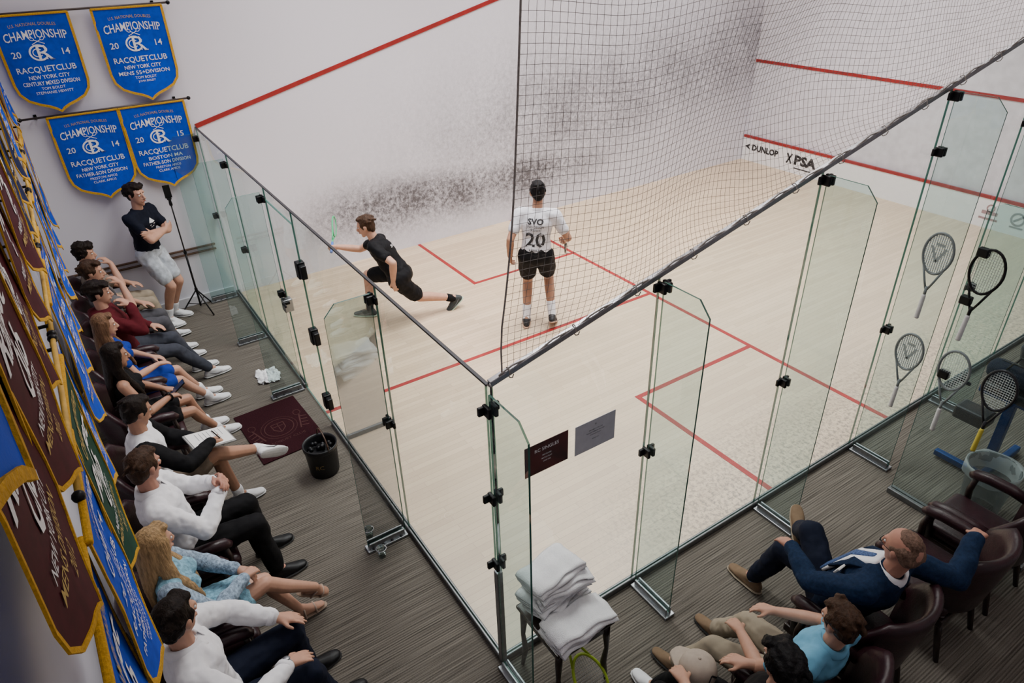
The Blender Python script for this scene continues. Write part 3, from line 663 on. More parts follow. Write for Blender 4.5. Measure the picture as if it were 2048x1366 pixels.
        if tk=='s' or label.startswith('boy with brown hair in light blue'):
            b=B(); vv=[];ff=[]; n_=22; pf=[(.060,.478),(.062,.520),(.068,.527),(.084,.492),(.088,.478)]
            for k in range(n_+1):
                th=.22+(2*PI-.44)*k/n_; fr_=max(0,math.cos(th))
                for ri,zi in pf: vv.append(pel-base+S*(zi-.030*fr_-(.018*fr_ if zi<.5 and ri>.08 else 0))*s+(CFv*math.cos(th)*(1+.10*fr_)+CL*math.sin(th))*ri*s)
            for k in range(n_):
                for j in range(4): ff.append([k*5+j,(k+1)*5+j,(k+1)*5+j+1,k*5+j+1])
            b.add((vv,ff)); o=b.obj('collar',tm,root,True); so=o.modifiers.new('t','SOLIDIFY'); so.thickness=.004
        if len(top)>5:
            T=[]
            for i in (0,1): T+=arm(i,g*1.2,fr,g*.85)[:-1]
            rmesh('sleeve',T,top[5],root,base,vox*1.25,4,(FOLD,.022),.38)
        if tk=='s' and fr>1.5:
            for i in (0,1):
                Ee,Ww=EW[i]; d_=(Ww-Ee).normalized(); b=B(); c0=Ee.lerp(Ww,fr-1.10)-base; c1=Ee.lerp(Ww,fr-.98)-base; b.tube([c0,c0.lerp(c1,.1),c0.lerp(c1,.9),c1],[.040*s,.047*s,.046*s,.043*s],16); b.obj('cuff',tm,root,True)
    if blazer:
        T=torso(.030)
        for i in (0,1): T+=arm(i,.024,1.97,.017)
        T.append(hull(E(pel+L*.10*s-F*.03,(.13,.09,.10),(F,L,U)),E(pel+S*.15*s,(.12,.15,.08),(TF,TL,S)),E(pel-L*.10*s-F*.03,(.13,.09,.10),(F,L,U))))
        parts['blazer']=rmesh('blazer',T,blazer[0],root,base,vox*1.35,4,(FOLD,.022),.5,.004)
        fp=lambda z,x,o:pel+S*z*s+CL*x*s+CFv*(o+.012)*s
        T=[hull(E(fp(.485,.055,.06),.018),E(fp(.485,-.055,.06),.018),E(fp(.36,.055,.139),.014),E(fp(.36,-.055,.139),.014)),hull(E(fp(.36,.055,.139),.014),E(fp(.36,-.055,.139),.014),E(fp(.10,.03,.142+bulk),.012),E(fp(.10,-.03,.142+bulk),.012))]
        rmesh('shirt_front',T,WHITE,root,base,.009,2)
        T=[hull(E(fp(.465,.012,.086),.011),E(fp(.465,-.012,.086),.011),E(fp(.36,.022,.152),.009),E(fp(.36,-.022,.152),.009)),hull(E(fp(.36,.022,.152),.009),E(fp(.36,-.022,.152),.009),E(fp(.08,.03,.154+bulk),.009),E(fp(.08,-.03,.154+bulk),.009))]
        rmesh('tie',T,blazer[1],root,base,.007,1)
        for sg in (-1,1):
            b=B(); b.add(hull(*[[p-base for p in e] for e in (E(fp(.475,.085*sg,.045),.008),E(fp(.40,.060*sg,.134),.006),E(fp(.39,.105*sg,.122),.006),E(fp(.18,.045*sg,.146+bulk),.006))])); b.obj('lapel',blazer[0],root,True)
    if bottom:
        bk_,bm_,fr=bottom[:3]; g=bottom[3] if len(bottom)>3 else .014
        pe=E(pel,(.112*s+g,.155*s+g,.10*s+g),(F,L,U),True); T=[hull(pe,E(pel+S*.08*s,(.10*s+g,.135*s+g,.04),(TF,TL,S)))]
        if bk_=='skirt':
            e=[E(HIP[i].lerp(KA[i][0],fr),.078*s+g) for i in (0,1)]; T.append(hull(pe,e[0],e[1]))
            for i in (0,1): T+=leg(i,g,fr)
        else:
            for i in (0,1): T+=leg(i,g,fr,g*.9 if fr>1 else g*1.3)
        parts['bottom']=rmesh(bottom[4] if len(bottom)>4 else ('trousers' if fr>1 else 'shorts'),T,bm_,root,base,vox*1.35,4,(FOLD,.020),.42,.004)
    for i in (0,1):
        K,A=KA[i]; t=dv(legs[i][2]); sh=(A-K).normalized(); upv=(-sh-t*(-sh).dot(t)).normalized(); sd=upv.cross(t); fa=(t,sd,upv); z=s
        if sock:
            rmesh('sock',[hull(E(A-upv*.02*z,.044*z),E(A.lerp(K,sock[1]),.046*z+.02*sock[1]))],sock[0],root,base,.008,2)
        if shoes and shoes[0]!='sandal':
            T=[hull(E(A-upv*.012*z-t*.004*z,(.048*z,.043*z,.028*z),fa),E(A-t*.036*z-upv*.062*z,(.044*z,.038*z,.036*z),fa),E(A+t*.05*z-upv*.04*z,(.04*z,.038*z,.03*z),fa)),
               hull(E(A-t*.036*z-upv*.066*z,(.044*z,.038*z,.03*z),fa),E(A+t*.05*z-upv*.042*z,(.04*z,.038*z,.034*z),fa),E(A+t*.115*z-upv*.068*z,(.05*z,.047*z,.028*z),fa)),
               hull(E(A+t*.115*z-upv*.068*z,(.05*z,.047*z,.028*z),fa),E(A+t*.165*z-upv*.074*z,(.04*z,.04*z,.021*z),fa))]
            so=rmesh('shoe',T,shoes[1],root,base,.008,2)
            b=B(); b.add(hull(*[[p-base for p in e] for e in (E(A-t*.038*z-upv*.09*z,(.048*z,.041*z,.012*z),fa),E(A+t*.11*z-upv*.09*z,(.055*z,.05*z,.012*z),fa),E(A+t*.168*z-upv*.09*z,(.042*z,.042*z,.011*z),fa))])); b.obj('sole',shoes[2],so)
            if shoes[0]=='sneaker':
                b=B()
                for k in range(4):
                    c=A+t*(.045+.02*k)*z-upv*(.006+.0085*k)*z-base; b.tube([c+sd*.026*z-upv*.012*z,c,c-sd*.026*z-upv*.012*z],.0035*z,5)
                b.obj('laces',WHITE,so,True)
                for sg in (-1,1):
                    b=B(); q0=A-base; b.tube([q0+t*.10*z+sd*sg*.046*z-upv*.060*z,q0+t*.055*z+sd*sg*.043*z-upv*.068*z,q0+t*.01*z+sd*sg*.041*z-upv*.055*z,q0-t*.03*z+sd*sg*.037*z-upv*.038*z],[.002*z,.006*z,.005*z,.002*z],6); b.obj('side_stripe',SMK,so,True)
        elif shoes:
            b=B(); b.add(hull(*[[p-base for p in e] for e in (E(A-t*.045*z-upv*.09*z,(.04*z,.032*z,.008*z),fa),E(A+t*.10*z-upv*.092*z,(.05*z,.043*z,.008*z),fa),E(A+t*.155*z-upv*.092*z,(.035*z,.036*z,.008*z),fa))]))
            so=b.obj('sandal_sole',shoes[2],root)
            for tt in (.10,.02):
                b=B(); b.tube([A+t*tt*z+sd*.042*z-upv*.085*z-base,A+t*tt*z+sd*.03*z-upv*(.045 if tt>.05 else .012)*z-base,A+t*tt*z-upv*(.036 if tt>.05 else -.002)*z-base,A+t*tt*z-sd*.03*z-upv*(.045 if tt>.05 else .012)*z-base,A+t*tt*z-sd*.042*z-upv*.085*z-base],.007*z,6); b.obj('strap',shoes[1],so,True)
    return dict(root=root,parts=parts,EW=EW,KA=KA,h=h,hax=hax,hs=hs,S=S,CF=CFv,CL=CL,pel=pel,base=base,s=s)
def decal(pd,key,draws,m,name,front=False,off=.005):
    ob=pd['parts'][key]; bpy.context.view_layer.update(); dg=bpy.context.evaluated_depsgraph_get(); bv=BVHTree.FromObject(ob,dg)
    dirv=pd['CF'] if front else -pd['CF']
    right=dirv.cross(pd['S'])*-1
    b=B()
    def fn(x,z):
        o=pd['pel']-pd['base']+pd['S']*z+right*x+dirv*.6; hit=bv.ray_cast(o,-dirv)
        if hit[0] is None: return o-dirv*.5
        return hit[0]+dirv*off
    for d in draws: d(b,fn)
    return b.obj(name,m,pd['root'])
# seated defaults
SIT=.558
def L_(f=.47,l=.12,z=.105,pole=(1,0,.7),toe=(1,.1,0)): return ((f,l,z),pole,toe)
def hand_lap(l,f=.27,z=.70,cl=.35): sg=1 if l>0 else -1; return ((f,l,z),(-.4,sg*1,-.5),(.9,-sg*.35,-.25),(0,-sg*.1,-1),cl)
WS=mat('white_sneaker',(.76,.76,.78),.55,var=.04); SOLEW=mat('white_sole',(.60,.60,.60),.6); SOLEK=mat('black_sole',(.012,.012,.012),.6)
KHA=mat('khaki_cloth',(.30,.25,.185),.85,var=.05); GREY=mat('grey_cloth',(.07,.07,.08),.85); LGR=mat('heather_grey_cloth',(.11,.105,.11),.85); HOOD=mat('maroon_hoodie',(.08,.009,.014),.85)
BLKC=mat('black_cloth',(.0065,.0065,.0075),.8,var=.15); NAVY=mat('navy_cloth',(.008,.011,.024),.8); BLUS=mat('blue_shorts_cloth',(.010,.036,.26),.8)
def chin_r(): return ((.16,-.05,1.03),(.6,-.5,-1),(-.55,.25,.75),(-.6,.2,-.5),.7)
def seat_person(label,x,y=-1.52,**k):
    chair(x,y+.03,PI/2,'burgundy leather armchair under the '+k.pop('who')); return person(label,(x,y,SIT),90,**k)
p=seat_person('boy with curly brown hair in beige shirt, hand at his mouth, farthest seat',.63,who='curly haired boy in the farthest seat',y=-1.46,s=.95,look=80,legs=[L_(.50),L_(.52,-.12)],arms=[hand_lap(.12),chin_r()],hair=('curly',HB),top=('t',mat('beige_shirt',(.20,.165,.135),.85),.6),bottom=('p',KHA,1.93),shoes=('sneaker',WS,SOLEW),vox=.01)
p=seat_person('boy with wavy brown hair in heather grey tee leaning on his armrest',1.24,who='wavy haired boy in the grey tee',y=-1.44,s=.97,look=80,legs=[L_(.5),L_(.54,-.1)],arms=[hand_lap(.12),chin_r()],hair=('wavy',HM),top=('t',LGR,.6),bottom=('p',GREY,1.93),shoes=('sneaker',WS,SOLEW),vox=.01)
p=seat_person('boy in maroon hoodie and grey trousers with his hand on his chin',1.84,who='boy in the maroon hoodie',y=-1.44,s=.99,look=85,legs=[L_(.60,.18),L_(.68,-.02)],arms=[hand_lap(.12),chin_r()],hair=('wavy',HB),top=('hoodie',HOOD,1.95,.02,'hoodie'),bottom=('p',mat('slate_trousers',(.042,.046,.06),.85),1.93),shoes=('sneaker',WS,SOLEW),vox=.009)
p=seat_person('girl with long light brown hair in a blue outfit and white sneakers',2.48,who='girl in the blue outfit',y=-1.48,s=.93,fem=True,look=92,legs=[L_(.56,.25),L_(.60,.08)],arms=[hand_lap(.1,.22),hand_lap(-.08,.25)],hair=('long',HL_),top=('t',BLUS,.5,.012,'blouse'),bottom=('p',BLUS,.75),shoes=('sneaker',WS,SOLEW),sock=(WHITE,.15),vox=.009)
p=seat_person('girl with long dark hair in black sleeveless top holding a phone',3.11,who='girl in the black top',y=-1.50,s=.94,fem=True,look=100,lean=-4,legs=[L_(.50,.30),L_(.57,.12)],arms=[hand_lap(.06,.24,.72,.8),hand_lap(-.08,.26,.71,.8)],hair=('long',HB),top=('vest',BLKC,.2,.010,'top'),bottom=('p',BLKC,.62),shoes=('sneaker',WS,SOLEW),sock=(WHITE,.12),vox=.008,skin=SK2)
ph=(p['EW'][1][1]+p['EW'][0][1])/2+V((0,.09,.015))
t=tag(empty('phone',ph),'dark smartphone in the hands of the girl in black','phone'); rt=Matrix.Rotation(rad(35),3,'X')
B().box((0,0,0),(.075,.15,.009),.003,rt).obj('case',BLK,t); B().box(rt@V((0,0,.0055)),(.068,.14,.001),0,rt).obj('screen',mat('phone_screen',(.03,.04,.08),.1),t)
p6=seat_person('man writing on a notepad in white top with black sleeves, legs crossed',4.08,who='man writing on a notepad',y=-1.51,s=.99,lean=0,look=112,pitch=-18,legs=[L_(.50,.10),((.76,.12,.44),(.4,-.15,1),(.75,.35,-.45))],arms=[((.34,.10,.74),(-.5,1,-.5),(.8,-.5,-.1),(0,0,1),.5),((.41,-.07,.80),(-.5,-1,-.4),(.75,.5,-.35),(.1,.3,-1),.8)],hair=('short',HB),top=('t',WHITE,1.95,.016,'shirt',BLKC),bottom=('p',mat('tan_shorts_cloth',(.13,.10,.075),.85),.72,.018),shoes=('sneaker',WS,SOLEW),sock=(WHITE,.12),vox=.008,skin=SK2)
np_=V((4.07,-1.10,.775)); t=tag(empty('notepad',np_),'white notepad on the lap of the man in black sleeves','notepad'); rt=Matrix.Rotation(rad(-14),3,'X')@Matrix.Rotation(rad(12),3,'Z')
PAP=mat('paper',(.75,.74,.72),.8,var=.03); B().box((0,0,0),(.23,.31,.012),.002,rt).obj('board',mat('grey_card',(.3,.3,.3),.7),t); B().box(rt@V((0,0,.009)),(.215,.285,.006),0,rt).obj('paper',PAP,t)
b=B()
for k in range(7): line2(b,(-.085,.10-k*.03),(.0+.06*((k*37)%10)/10,.10-k*.03),.0035,lambda x,y:rt@V((x,y,.0128)))
b.obj('handwriting',mat('ink',(.12,.12,.15),.6),t)
hp=p6['EW'][1][1]; t=tag(empty('pen',hp+V((-.03,.075,-.01))),'black pen in the right hand of the man writing','pen'); B().tube([(0,0,-.03),(.005,-.01,0)],[.001,.004],8).obj('tip',ALU,t); B().tube([(.005,-.01,0),(.03,-.05,.10)],.005,8).obj('barrel',BLK,t)
p7=seat_person('man in white long-sleeved shirt and black trousers with clasped hands',4.79,who='man with clasped hands',y=-1.49,s=1.04,look=128,bulk=.018,legs=[L_(.50,.16),L_(.50,-.14)],arms=[((.30,.045,.90),(-.2,1,-.9),(.55,-.8,.3),(-.3,-.7,-.3),.7),((.31,-.045,.89),(-.2,-1,-.9),(.55,.8,.3),(-.3,.7,-.3),.8)],hair=('short',HM),top=('s',WHITE,1.95,.018),bottom=('p',BLKC,1.93,.020),shoes=('plain',BLK,SOLEK),vox=.0075,skin=SK3)
LACE=mat('light_blue_lace',(.20,.39,.50),.85,var=.4,scale=45,bump=.4,bscale=160)
LACE2=mat('pale_blue_lace',(.27,.36,.46),.85,var=.45,scale=60,bump=.5,bscale=160)
p8=seat_person('woman with long blonde hair in light blue lace dress, legs crossed',5.46,who='woman in the light blue dress',y=-1.55,s=.98,fem=True,look=122,pitch=-8,legs=[L_(.58,.10),((.70,.04,.30),(.3,-.1,1),(.72,.1,-.55))],arms=[((.30,.04,.74),(-.4,1,-.5),(.7,-.5,-.35),(-.1,0,-1),.5),((.32,-.06,.75),(-.5,-1,-.5),(.7,.6,-.2),(0,.2,-1),.5)],hair=('long',HBL),top=('d',LACE,1.92,.012,'dress_top',LACE2),bottom=('skirt',LACE,.62,.016,'skirt'),shoes=('sandal',mat('nude_strap',(.45,.33,.26),.5),mat('tan_sole',(.30,.21,.15),.6)),vox=.007)
p9=seat_person('man with dark hair in white shirt and navy trousers, hands on his knees',6.07,who='man in white shirt nearest the bottom edge',y=-1.56,s=1.05,look=130,pitch=-6,lean=-5,legs=[((.50,.26,.105),(1,.1,.7),(1,.15,0)),((.56,-.02,.105),(1,-.15,.7),(1,.1,0))],arms=[((.40,.20,.71),(-.3,1,-.2),(.9,-.2,-.4),(-.2,-.1,-1),.2),((.36,-.15,.745),(-.3,-1,-.1),(.9,.25,-.35),(-.2,0,-1),.25)],hair=('short',HB),top=('s',WHITE,1.93,.018),bottom=('p',NAVY,1.93,.018),shoes=('plain',BLK,SOLEK),vox=.007)
def watch(pd,i,m,f_=.97):
    Ee,Ww=pd['EW'][i]; d=(Ww-Ee).normalized(); a=d.cross(V((0,0,1))).normalized(); u=a.cross(d); c=Ee.lerp(Ww,f_)-pd['base']; r=.036*pd['s']; b=B()
    b.tube([c+(a*math.cos(t)+u*math.sin(t))*r for t in [k*2*PI/16 for k in range(17)]],.007,6,False); b.add(hull(E(c+u*(r+.004),(.019,.019,.006),(d,a,u)))); b.obj('wristwatch',m,pd['root'],True)
watch(p9,1,ALU,.99); watch(p,1,BLK)
SHORTP=mat('floral_shorts',(.46,.50,.55),.85,var=.3,scale=16)
ps=person('standing man in black tee and floral shorts leaning on the white wall, arms crossed',(.27,-.88,.93),48,lean=3,s=1.02,look=42,pitch=-4,legs=[((.0,.09,.107),(1,0,0),(1,.3,0)),((.04,-.08,.107),(1,0,0),(1,-.1,0))],arms=[((.17,-.10,1.19),(.35,1,-.6),(.2,-.9,.2),(-.8,-.1,0),.4),((.21,.10,1.15),(.35,-1,-.6),(.1,.9,.15),(-.8,.1,0),.4)],hair=('wavy',HB),top=('t',mat('dark_navy_tee',(.006,.008,.016),.8),.62,.011),bottom=('p',SHORTP,.74,.015),shoes=('sneaker',WS,SOLEW),sock=(WHITE,.22),vox=.009,group=None)
decal(ps,'top',[lambda b,f:poly(b,[(-.045,.36),(0,.41),(.05,.355),(.01,.35)],f),lambda b,f:line2(b,(-.04,.33),(.05,.33),.012,f),lambda b,f:line2(b,(-.025,.305),(.035,.305),.01,f)],WTXT,'shirt_print',True)
# ---- players
PBL=mat('black_sports_cloth',(.0055,.0055,.0068),.7,var=.2)
p1=person('squash player in black lunging low with racket reaching toward the left',V((2.02,1.44,.62)),221,lean=33,s=1.03,twist=18,look=232,pitch=-14,
  legs=[(V((2.07,2.08,.15)),V((-.5,-.4,-.8)),V((-.15,-.75,-.62))),(V((1.63,1.16,.107)),V((-.6,-.6,.6)),V((-.62,-.78,0)))],
  arms=[(V((2.14,1.30,.64)),V((.8,.3,-.3)),V((.15,.2,-.95)),V((-.8,.3,0)),.4),(V((1.45,.95,.90)),V((-.3,.6,-.6)),V((-.35,-.75,-.1)),V((-.8,.45,.1)),1.25)],
  hair=('short',HM),top=('t',PBL,.6,.012),bottom=('p',PBL,.80,.020),shoes=('sneaker',mat('dark_court_shoe',(.02,.028,.03),.6),mat('pale_green_sole',(.45,.55,.42),.6)),sock=(BLKC,.18),group='squash players',vox=.008)
WJ=mat('white_jersey',(.64,.64,.69),.8,var=.16,scale=11)
p2=person('squash player in white jersey number 20 standing with his back turned',V((3.04,2.64,.925)),146,lean=6,side=-2,s=1.03,twist=-8,look=152,pitch=-10,
  legs=[(V((2.95,2.56,.107)),V((-.8,.6,0)),V((-.75,.55,0))),(V((3.12,2.80,.15)),V((-.8,.6,0)),V((-.64,.60,-.42)))],
  arms=[((.04,.29,.89),(-1,.35,0),(.45,-.05,-.9),(.1,-1,.1),.55),((.26,-.34,.99),(-1,-.45,-.3),(.8,.1,-.55),(.1,.8,-.4),1.2)],
  hair=('short',HK),top=('t',WJ,.62,.014,'jersey'),bottom=('p',PBL,.66,.020),shoes=('sneaker',mat('black_court_shoe',(.010,.010,.012),.6),mat('orange_sole',(.5,.3,.2),.6)),sock=(WHITE,.33),group='squash players',vox=.008,skin=SK2)
DK=mat('dark_print',(.012,.012,.015),.7)
decal(p2,'top',[lambda b,f:put_text(b,'SVO',.0,.392,.065,.17,f,bold=.03)],DK,'logo_print')
decal(p2,'top',[lambda b,f:put_text(b,'SVO DESIGN',0,.335,.026,.18,f)],DK,'sponsor_print')
decal(p2,'top',[lambda b,f:put_text(b,'Rowland',0,.298,.024,.10,f)],DK,'sponsor_print')
decal(p2,'top',[lambda b,f:put_text(b,'20',0,.19,.160,.215,f,bold=.02)],DK,'number_print')
decal(p2,'top',[lambda b,f:put_text(b,'KARAKAL',0,.075,.03,.13,f)],DK,'sponsor_print')
decal(p2,'top',[lambda b,f:put_text(b,'RODRIGUEZ',0,.0,.055,.25,f,arc=-.5,bold=.02)],DK,'name_print')
decal(p1,'top',[lambda b,f:line2(b,(.07,.40),(.12,.40),.012,f),lambda b,f:line2(b,(.07,.38),(.11,.38),.008,f),lambda b,f:put_text(b,'SVO',0,.33,.035,.09,f)],WTXT,'shirt_print',False)
# ---- right-hand spectators
BZ=mat('blue_blazer_cloth',(.0085,.020,.050),.85,var=.25,scale=60,bump=.2,bscale=300); TIE=mat('striped_tie_cloth',(.06,.10,.22),.6,var=.9,scale=30,stretch=(1,8,8))
TANS=mat('tan_suede',(.18,.12,.075),.85)
RX=7.65
chair(RX-.02,1.66,PI,'burgundy leather armchair under the man in the blue blazer')
pb=person('balding man in blue blazer, tie and glasses, arm over the next chair',(RX-.13,1.66,SIT-.01),180,lean=-25,s=1.02,look=168,pitch=-4,bulk=.02,legs=[(V((7.00,2.03,.46)),(.3,0,1),V((-.55,.55,.35))),(V((6.92,1.74,.105)),(1,0,.6),V((-1,.05,0)))],
  arms=[(V((7.22,1.56,.78)),(-.3,1,-.5),(.85,-.4,-.3),(0,0,-1),.3),(V((7.86,2.27,.985)),(-.8,-.4,-.5),V((-.1,.95,-.15)),V((0,-.1,-1)),.5)],
  skin=SK3,hair=('bald',HG),top=('s',WHITE,.5,.012),bottom=('p',NAVY,1.93,.018),blazer=(BZ,TIE),shoes=('plain',TANS,mat('tan_rubber',(.3,.24,.17),.7)),sock=(mat('striped_sock',(.16,.2,.3),.8,var=.8,scale=40),.25),vox=.0075)
b=B(); h=pb['h']; bs=pb['base']
for sg in (-1,1):
    b.tube([h(.1+.0*math.cos(t),.033*sg+.021*math.cos(t),.006+.016*math.sin(t))-bs for t in [k*2*PI/14 for k in range(15)]],.0022,5,False); b.tube([h(.1,.054*sg,.01)-bs,h(.05,.077*sg,.012)-bs,h(-.02,.082*sg,.01)-bs],.002,5)
b.tube([h(.103,.012,.01)-bs,h(.105,0,.012)-bs,h(.103,-.012,.01)-bs],.002,5); b.obj('glasses',BLK,pb['root'])
b=B(); c0=pb['pel']+pb['S']*.33+pb['CL']*.115+pb['CF']*.143-bs; b.box(c0,(.09,.012,.05),.003,Matrix((pb['CL'],pb['CF'],pb['S'])).transposed()); b.obj('name_badge',PAP,pb['root'])
chair(RX+.06,1.07,PI,'burgundy leather armchair under the boy in the light blue polo')
pk=person('boy with brown hair in light blue polo and khaki trousers',(RX+.01,1.05,SIT-.015),180,lean=-19,s=.91,look=168,pitch=-10,legs=[(V((7.08,.84,.10)),(1,.15,.8),V((-1,-.05,0))),(V((7.06,1.22,.10)),(1,-.15,.8),V((-1,.05,0)))],
  arms=[hand_lap(.13,.26,.69),hand_lap(-.13,.24,.69)],hair=('wavy',HM),top=('t',mat('light_blue_polo',(.15,.40,.58),.8),.6,.016),bottom=('p',KHA,1.93,.018),shoes=('plain',TANS,SOLEK),vox=.0075)
chair(RX+.09,.50,PI,'burgundy leather armchair under the black haired person with the cap')
pc=person('person with black hair in black shirt and black trousers, cap on knee',(RX+.10,.57,SIT-.01),180,lean=-9,side=-4,s=.96,look=160,pitch=-12,legs=[(V((7.22,.34,.105)),(1,.1,.7),V((-1,-.1,0))),(V((7.13,.62,.105)),(1,-.05,.7),V((-1,.05,0)))],
  arms=[hand_lap(.13,.30,.72),hand_lap(-.20,.18,.74)],hair=('wavy',HK),top=('t',BLKC,.6,.016),bottom=('p',BLKC,1.93,.016),shoes=('sneaker',WS,SOLEW),vox=.0075)
t=tag(empty('baseball_cap',(7.40,.60,.605)),'beige baseball cap with logo resting on a black-trousered thigh','cap')
CAPM=mat('beige_cap_cloth',(.42,.35,.29),.85); b=B()
b.lathe([(.098,0),(.101,.03),(.092,.07),(.07,.098),(.035,.115),(.001,.12)],n=24,capb=False); b.obj('crown',CAPM,t,True)
b=B(); b.add(hull(E(V((-.085,.05,.012)),(.02,.03,.005)),E(V((-.085,-.05,.012)),(.02,.03,.005)),E(V((-.15,0,-.002)),(.025,.05,.005)))); b.obj('visor',CAPM,t,True)
b=B().ell((0,0,.121),(.008,.008,.005)); b.obj('button',CAPM,t); b=B(); fn=lambda x,z:V((.103-.35*max(0,z-.04),x,z)); line2(b,(-.03,.05),(.0,.078),.010,fn); line2(b,(.0,.078),(.03,.05),.010,fn); b.obj('cap_logo',DK,t)
chair(RX+.02,2.43,PI,'empty burgundy leather armchair beside the man in the blazer')
chair(RX+.02,3.03,PI,'empty burgundy leather armchair beside the clear waste bin')
# ------------------------------------------------------------------ rackets
def racket(label,butt,d,nrm,mf,mg,group='squash rackets',ms=None,sr=.0011):
    d=V(d).normalized(); nrm=V(nrm); nrm=(nrm-d*nrm.dot(d)).normalized(); sd=d.cross(nrm); r=tag(empty('squash_racket',butt),label,'racket',group)
    f=lambda x,z,y=0:sd*x+d*z+nrm*y
    HC=.52; hx=lambda t:.102*math.cos(t)*(1-.10*(math.sin(t)<0)*abs(math.sin(t))); hz=lambda t:HC+.155*math.sin(t)
    b=B(); b.tube([f(hx(t),hz(t)) for t in [k*2*PI/28 for k in range(29)]],.0095,8,False)
    b.tube([f(-.07,HC-.11),f(-.03,.30),f(-.006,.24)],.008,8); b.tube([f(.07,HC-.11),f(.03,.30),f(.006,.24)],.008,8); b.tube([f(0,.26),f(0,.18)],[.012,.011],8); b.obj('frame',mf,r,True)
    b=B()
    for k in range(13):
        x=-.09+.015*k; q=math.sqrt(max(0,1-(x/.102)**2))*.152; b.tube([f(x,HC-q),f(x,HC+q)],sr,3,False)
    for k in range(17):
        z=-.14+.0175*k; q=math.sqrt(max(0,1-(z/.155)**2))*.10; b.tube([f(-q,HC+z),f(q,HC+z)],sr,3,False)
    b.obj('strings',ms or mat('racket_strings',(.35,.36,.36),.5),r)
    B().tube([f(0,0),f(0,.01),f(0,.185),f(0,.2)],[.016,.0165,.0145,.011],10).obj('grip',mg,r,True)
    if sr>.002:
        b=B(); g=lambda x,z:f(x,HC+z,.004)
        for q in ([(-.05,.05),(.0,-.06)],[(.05,.05),(0,-.06)],[(-.03,.07),(.03,.07)]): line2(b,q[0],q[1],.018,g)
        b.obj('string_logo',mat('string_logo_paint',(.28,.33,.33),.6),r)
    return r
GRF=mat('green_racket_frame',(.02,.42,.16),.35); WGR=mat('white_grip',(.62,.62,.62),.7); BGR=mat('blue_grip',(.05,.15,.5),.6); GYF=mat('grey_racket_frame',(.17,.20,.205),.4); YGF=mat('lime_racket_frame',(.34,.48,.03),.4); PST=mat('pale_strings',(.60,.65,.64),.6)
W1=p1['EW'][1][1]; racket('green framed racket held out by the lunging player in black',W1+V((-.03,-.06,-.01))-V((-.7,.35,.18)).normalized()*.08,(-.7,.35,.18),(.5,.8,0),GRF,BGR)
W2=p2['EW'][1][1]; racket('racket held in the right hand of the player in white',W2+V((-.05,.05,-.05))+V((.5,-.3,.2)).normalized()*.07,(-.7,.5,-.45),(.5,.6,0),BLK,WGR)
# glass screen with rackets
PY=3.40
gp=tag(empty('racket_screen',(7.35,PY,0)),'free-standing glass screen with hanging rackets behind the empty chairs','glass screen')
b=B(); pane(b,[(-.42,0,.05),(.55,0,.05),(.55,0,2.46),(-.34,0,2.46),(-.42,0,2.40)],(0,.012,0)); b.obj('screen_pane',[GF,GE],gp); B().box((.065,.006,.025),(1.0,.07,.05),.006).obj('base_plate',CHAN,gp)
def hung(px,py,yp,label,mf,mg,tilt=-.12,ms=None,sr=.0011):
    c=P(px,py,y=yp); d=V((tilt,0,1)).normalized(); racket(label,c-d*.52,d,(0,-1,0),mf,mg,'rackets hung on the glass',ms,sr)
hung(1973,545,PY-.03,'black framed racket hung on the glass screen, highest of the three there',BLK,WGR,.05,None,.0016); hung(1907,742,PY-.03,'grey framed racket hung on the glass screen, lowest and farthest left there',GYF,WGR,.0,PST,.0016); hung(1998,782,PY-.03,'dark racket with yellow grip leaning on the glass screen',DKMET,mat('yellow_grip',(.6,.5,.06),.6),.02,PST,.0014)
hung(1876,508,3.585,'pale grey racket hung upper on the tall glass fin',GYF,WGR,.02,PST,.0042); hung(1818,704,3.585,'pale grey racket hung lower on the tall glass fin',GYF,WGR,.02,PST,.0042)
for k,(px,py) in enumerate(((1968,505),(1932,600),(1888,748))):
    c=P(px,py,y=PY-.02); o=B().box(c-V((7.35,PY,0)),(.07,.05,.06),.008).obj('clip',BLK,gp)
# ------------------------------------------------------------------ floor things
t=tag(empty('ball_bucket',(4.0,-.30,0)),'black leather ball bucket with brown strap handle beside the door mat','bucket')
BL=mat('black_leather',(.007,.007,.0085),.4,bump=.1,bscale=80,spec=.35)
B().lathe([(.118,0),(.125,.02),(.138,.27),(.145,.30),(.135,.30),(.128,.28),(.118,.23)],n=28,capb=True).obj('body',BL,t,True)
B().lathe([(.139,.255),(.146,.26),(.148,.30),(.143,.305),(.136,.30)],n=28,capb=False).obj('rim',BL,t,True)
B().tube([(-.14*math.cos(a)*1.0,.03,.28+.14*math.sin(a)) for a in [k*PI/12 for k in range(13)]],.006,8,True).obj('handle',mat('brown_strap',(.06,.028,.016),.5),t,True)
b=B(); fn=lambda x,z:V((.139*math.cos(-.5+x/.139),.139*math.sin(-.5+x/.139),z)); put_text(b,'RC',0,.14,.04,None,fn,bold=0); b.obj('emblem',mat('dull_gold_print',(.22,.15,.05),.6),t)
random.seed(3)
for k in range(16):
    a=random.random()*6.28; r=random.choice((.025,.07,.085)); tag(B().add(hull(E(V((0,0,0)),.02,AX,True))).obj('squash_ball',BLK,None,True,(4.0+r*math.cos(a+k),-.30+r*math.sin(a+k),.238+.02*(k%3))),'small black squash ball heaped in the leather bucket','ball','squash balls in the bucket')
B().lathe([(.115,.215),(.001,.222)],n=24,capb=False,capt=False).obj('inner_floor',BL,t)
t=tag(empty('door_mat',(3.18,-.45,0)),'maroon door mat with club crest in front of the glass door','mat'); rz=Matrix.Rotation(rad(3),3,'Z')
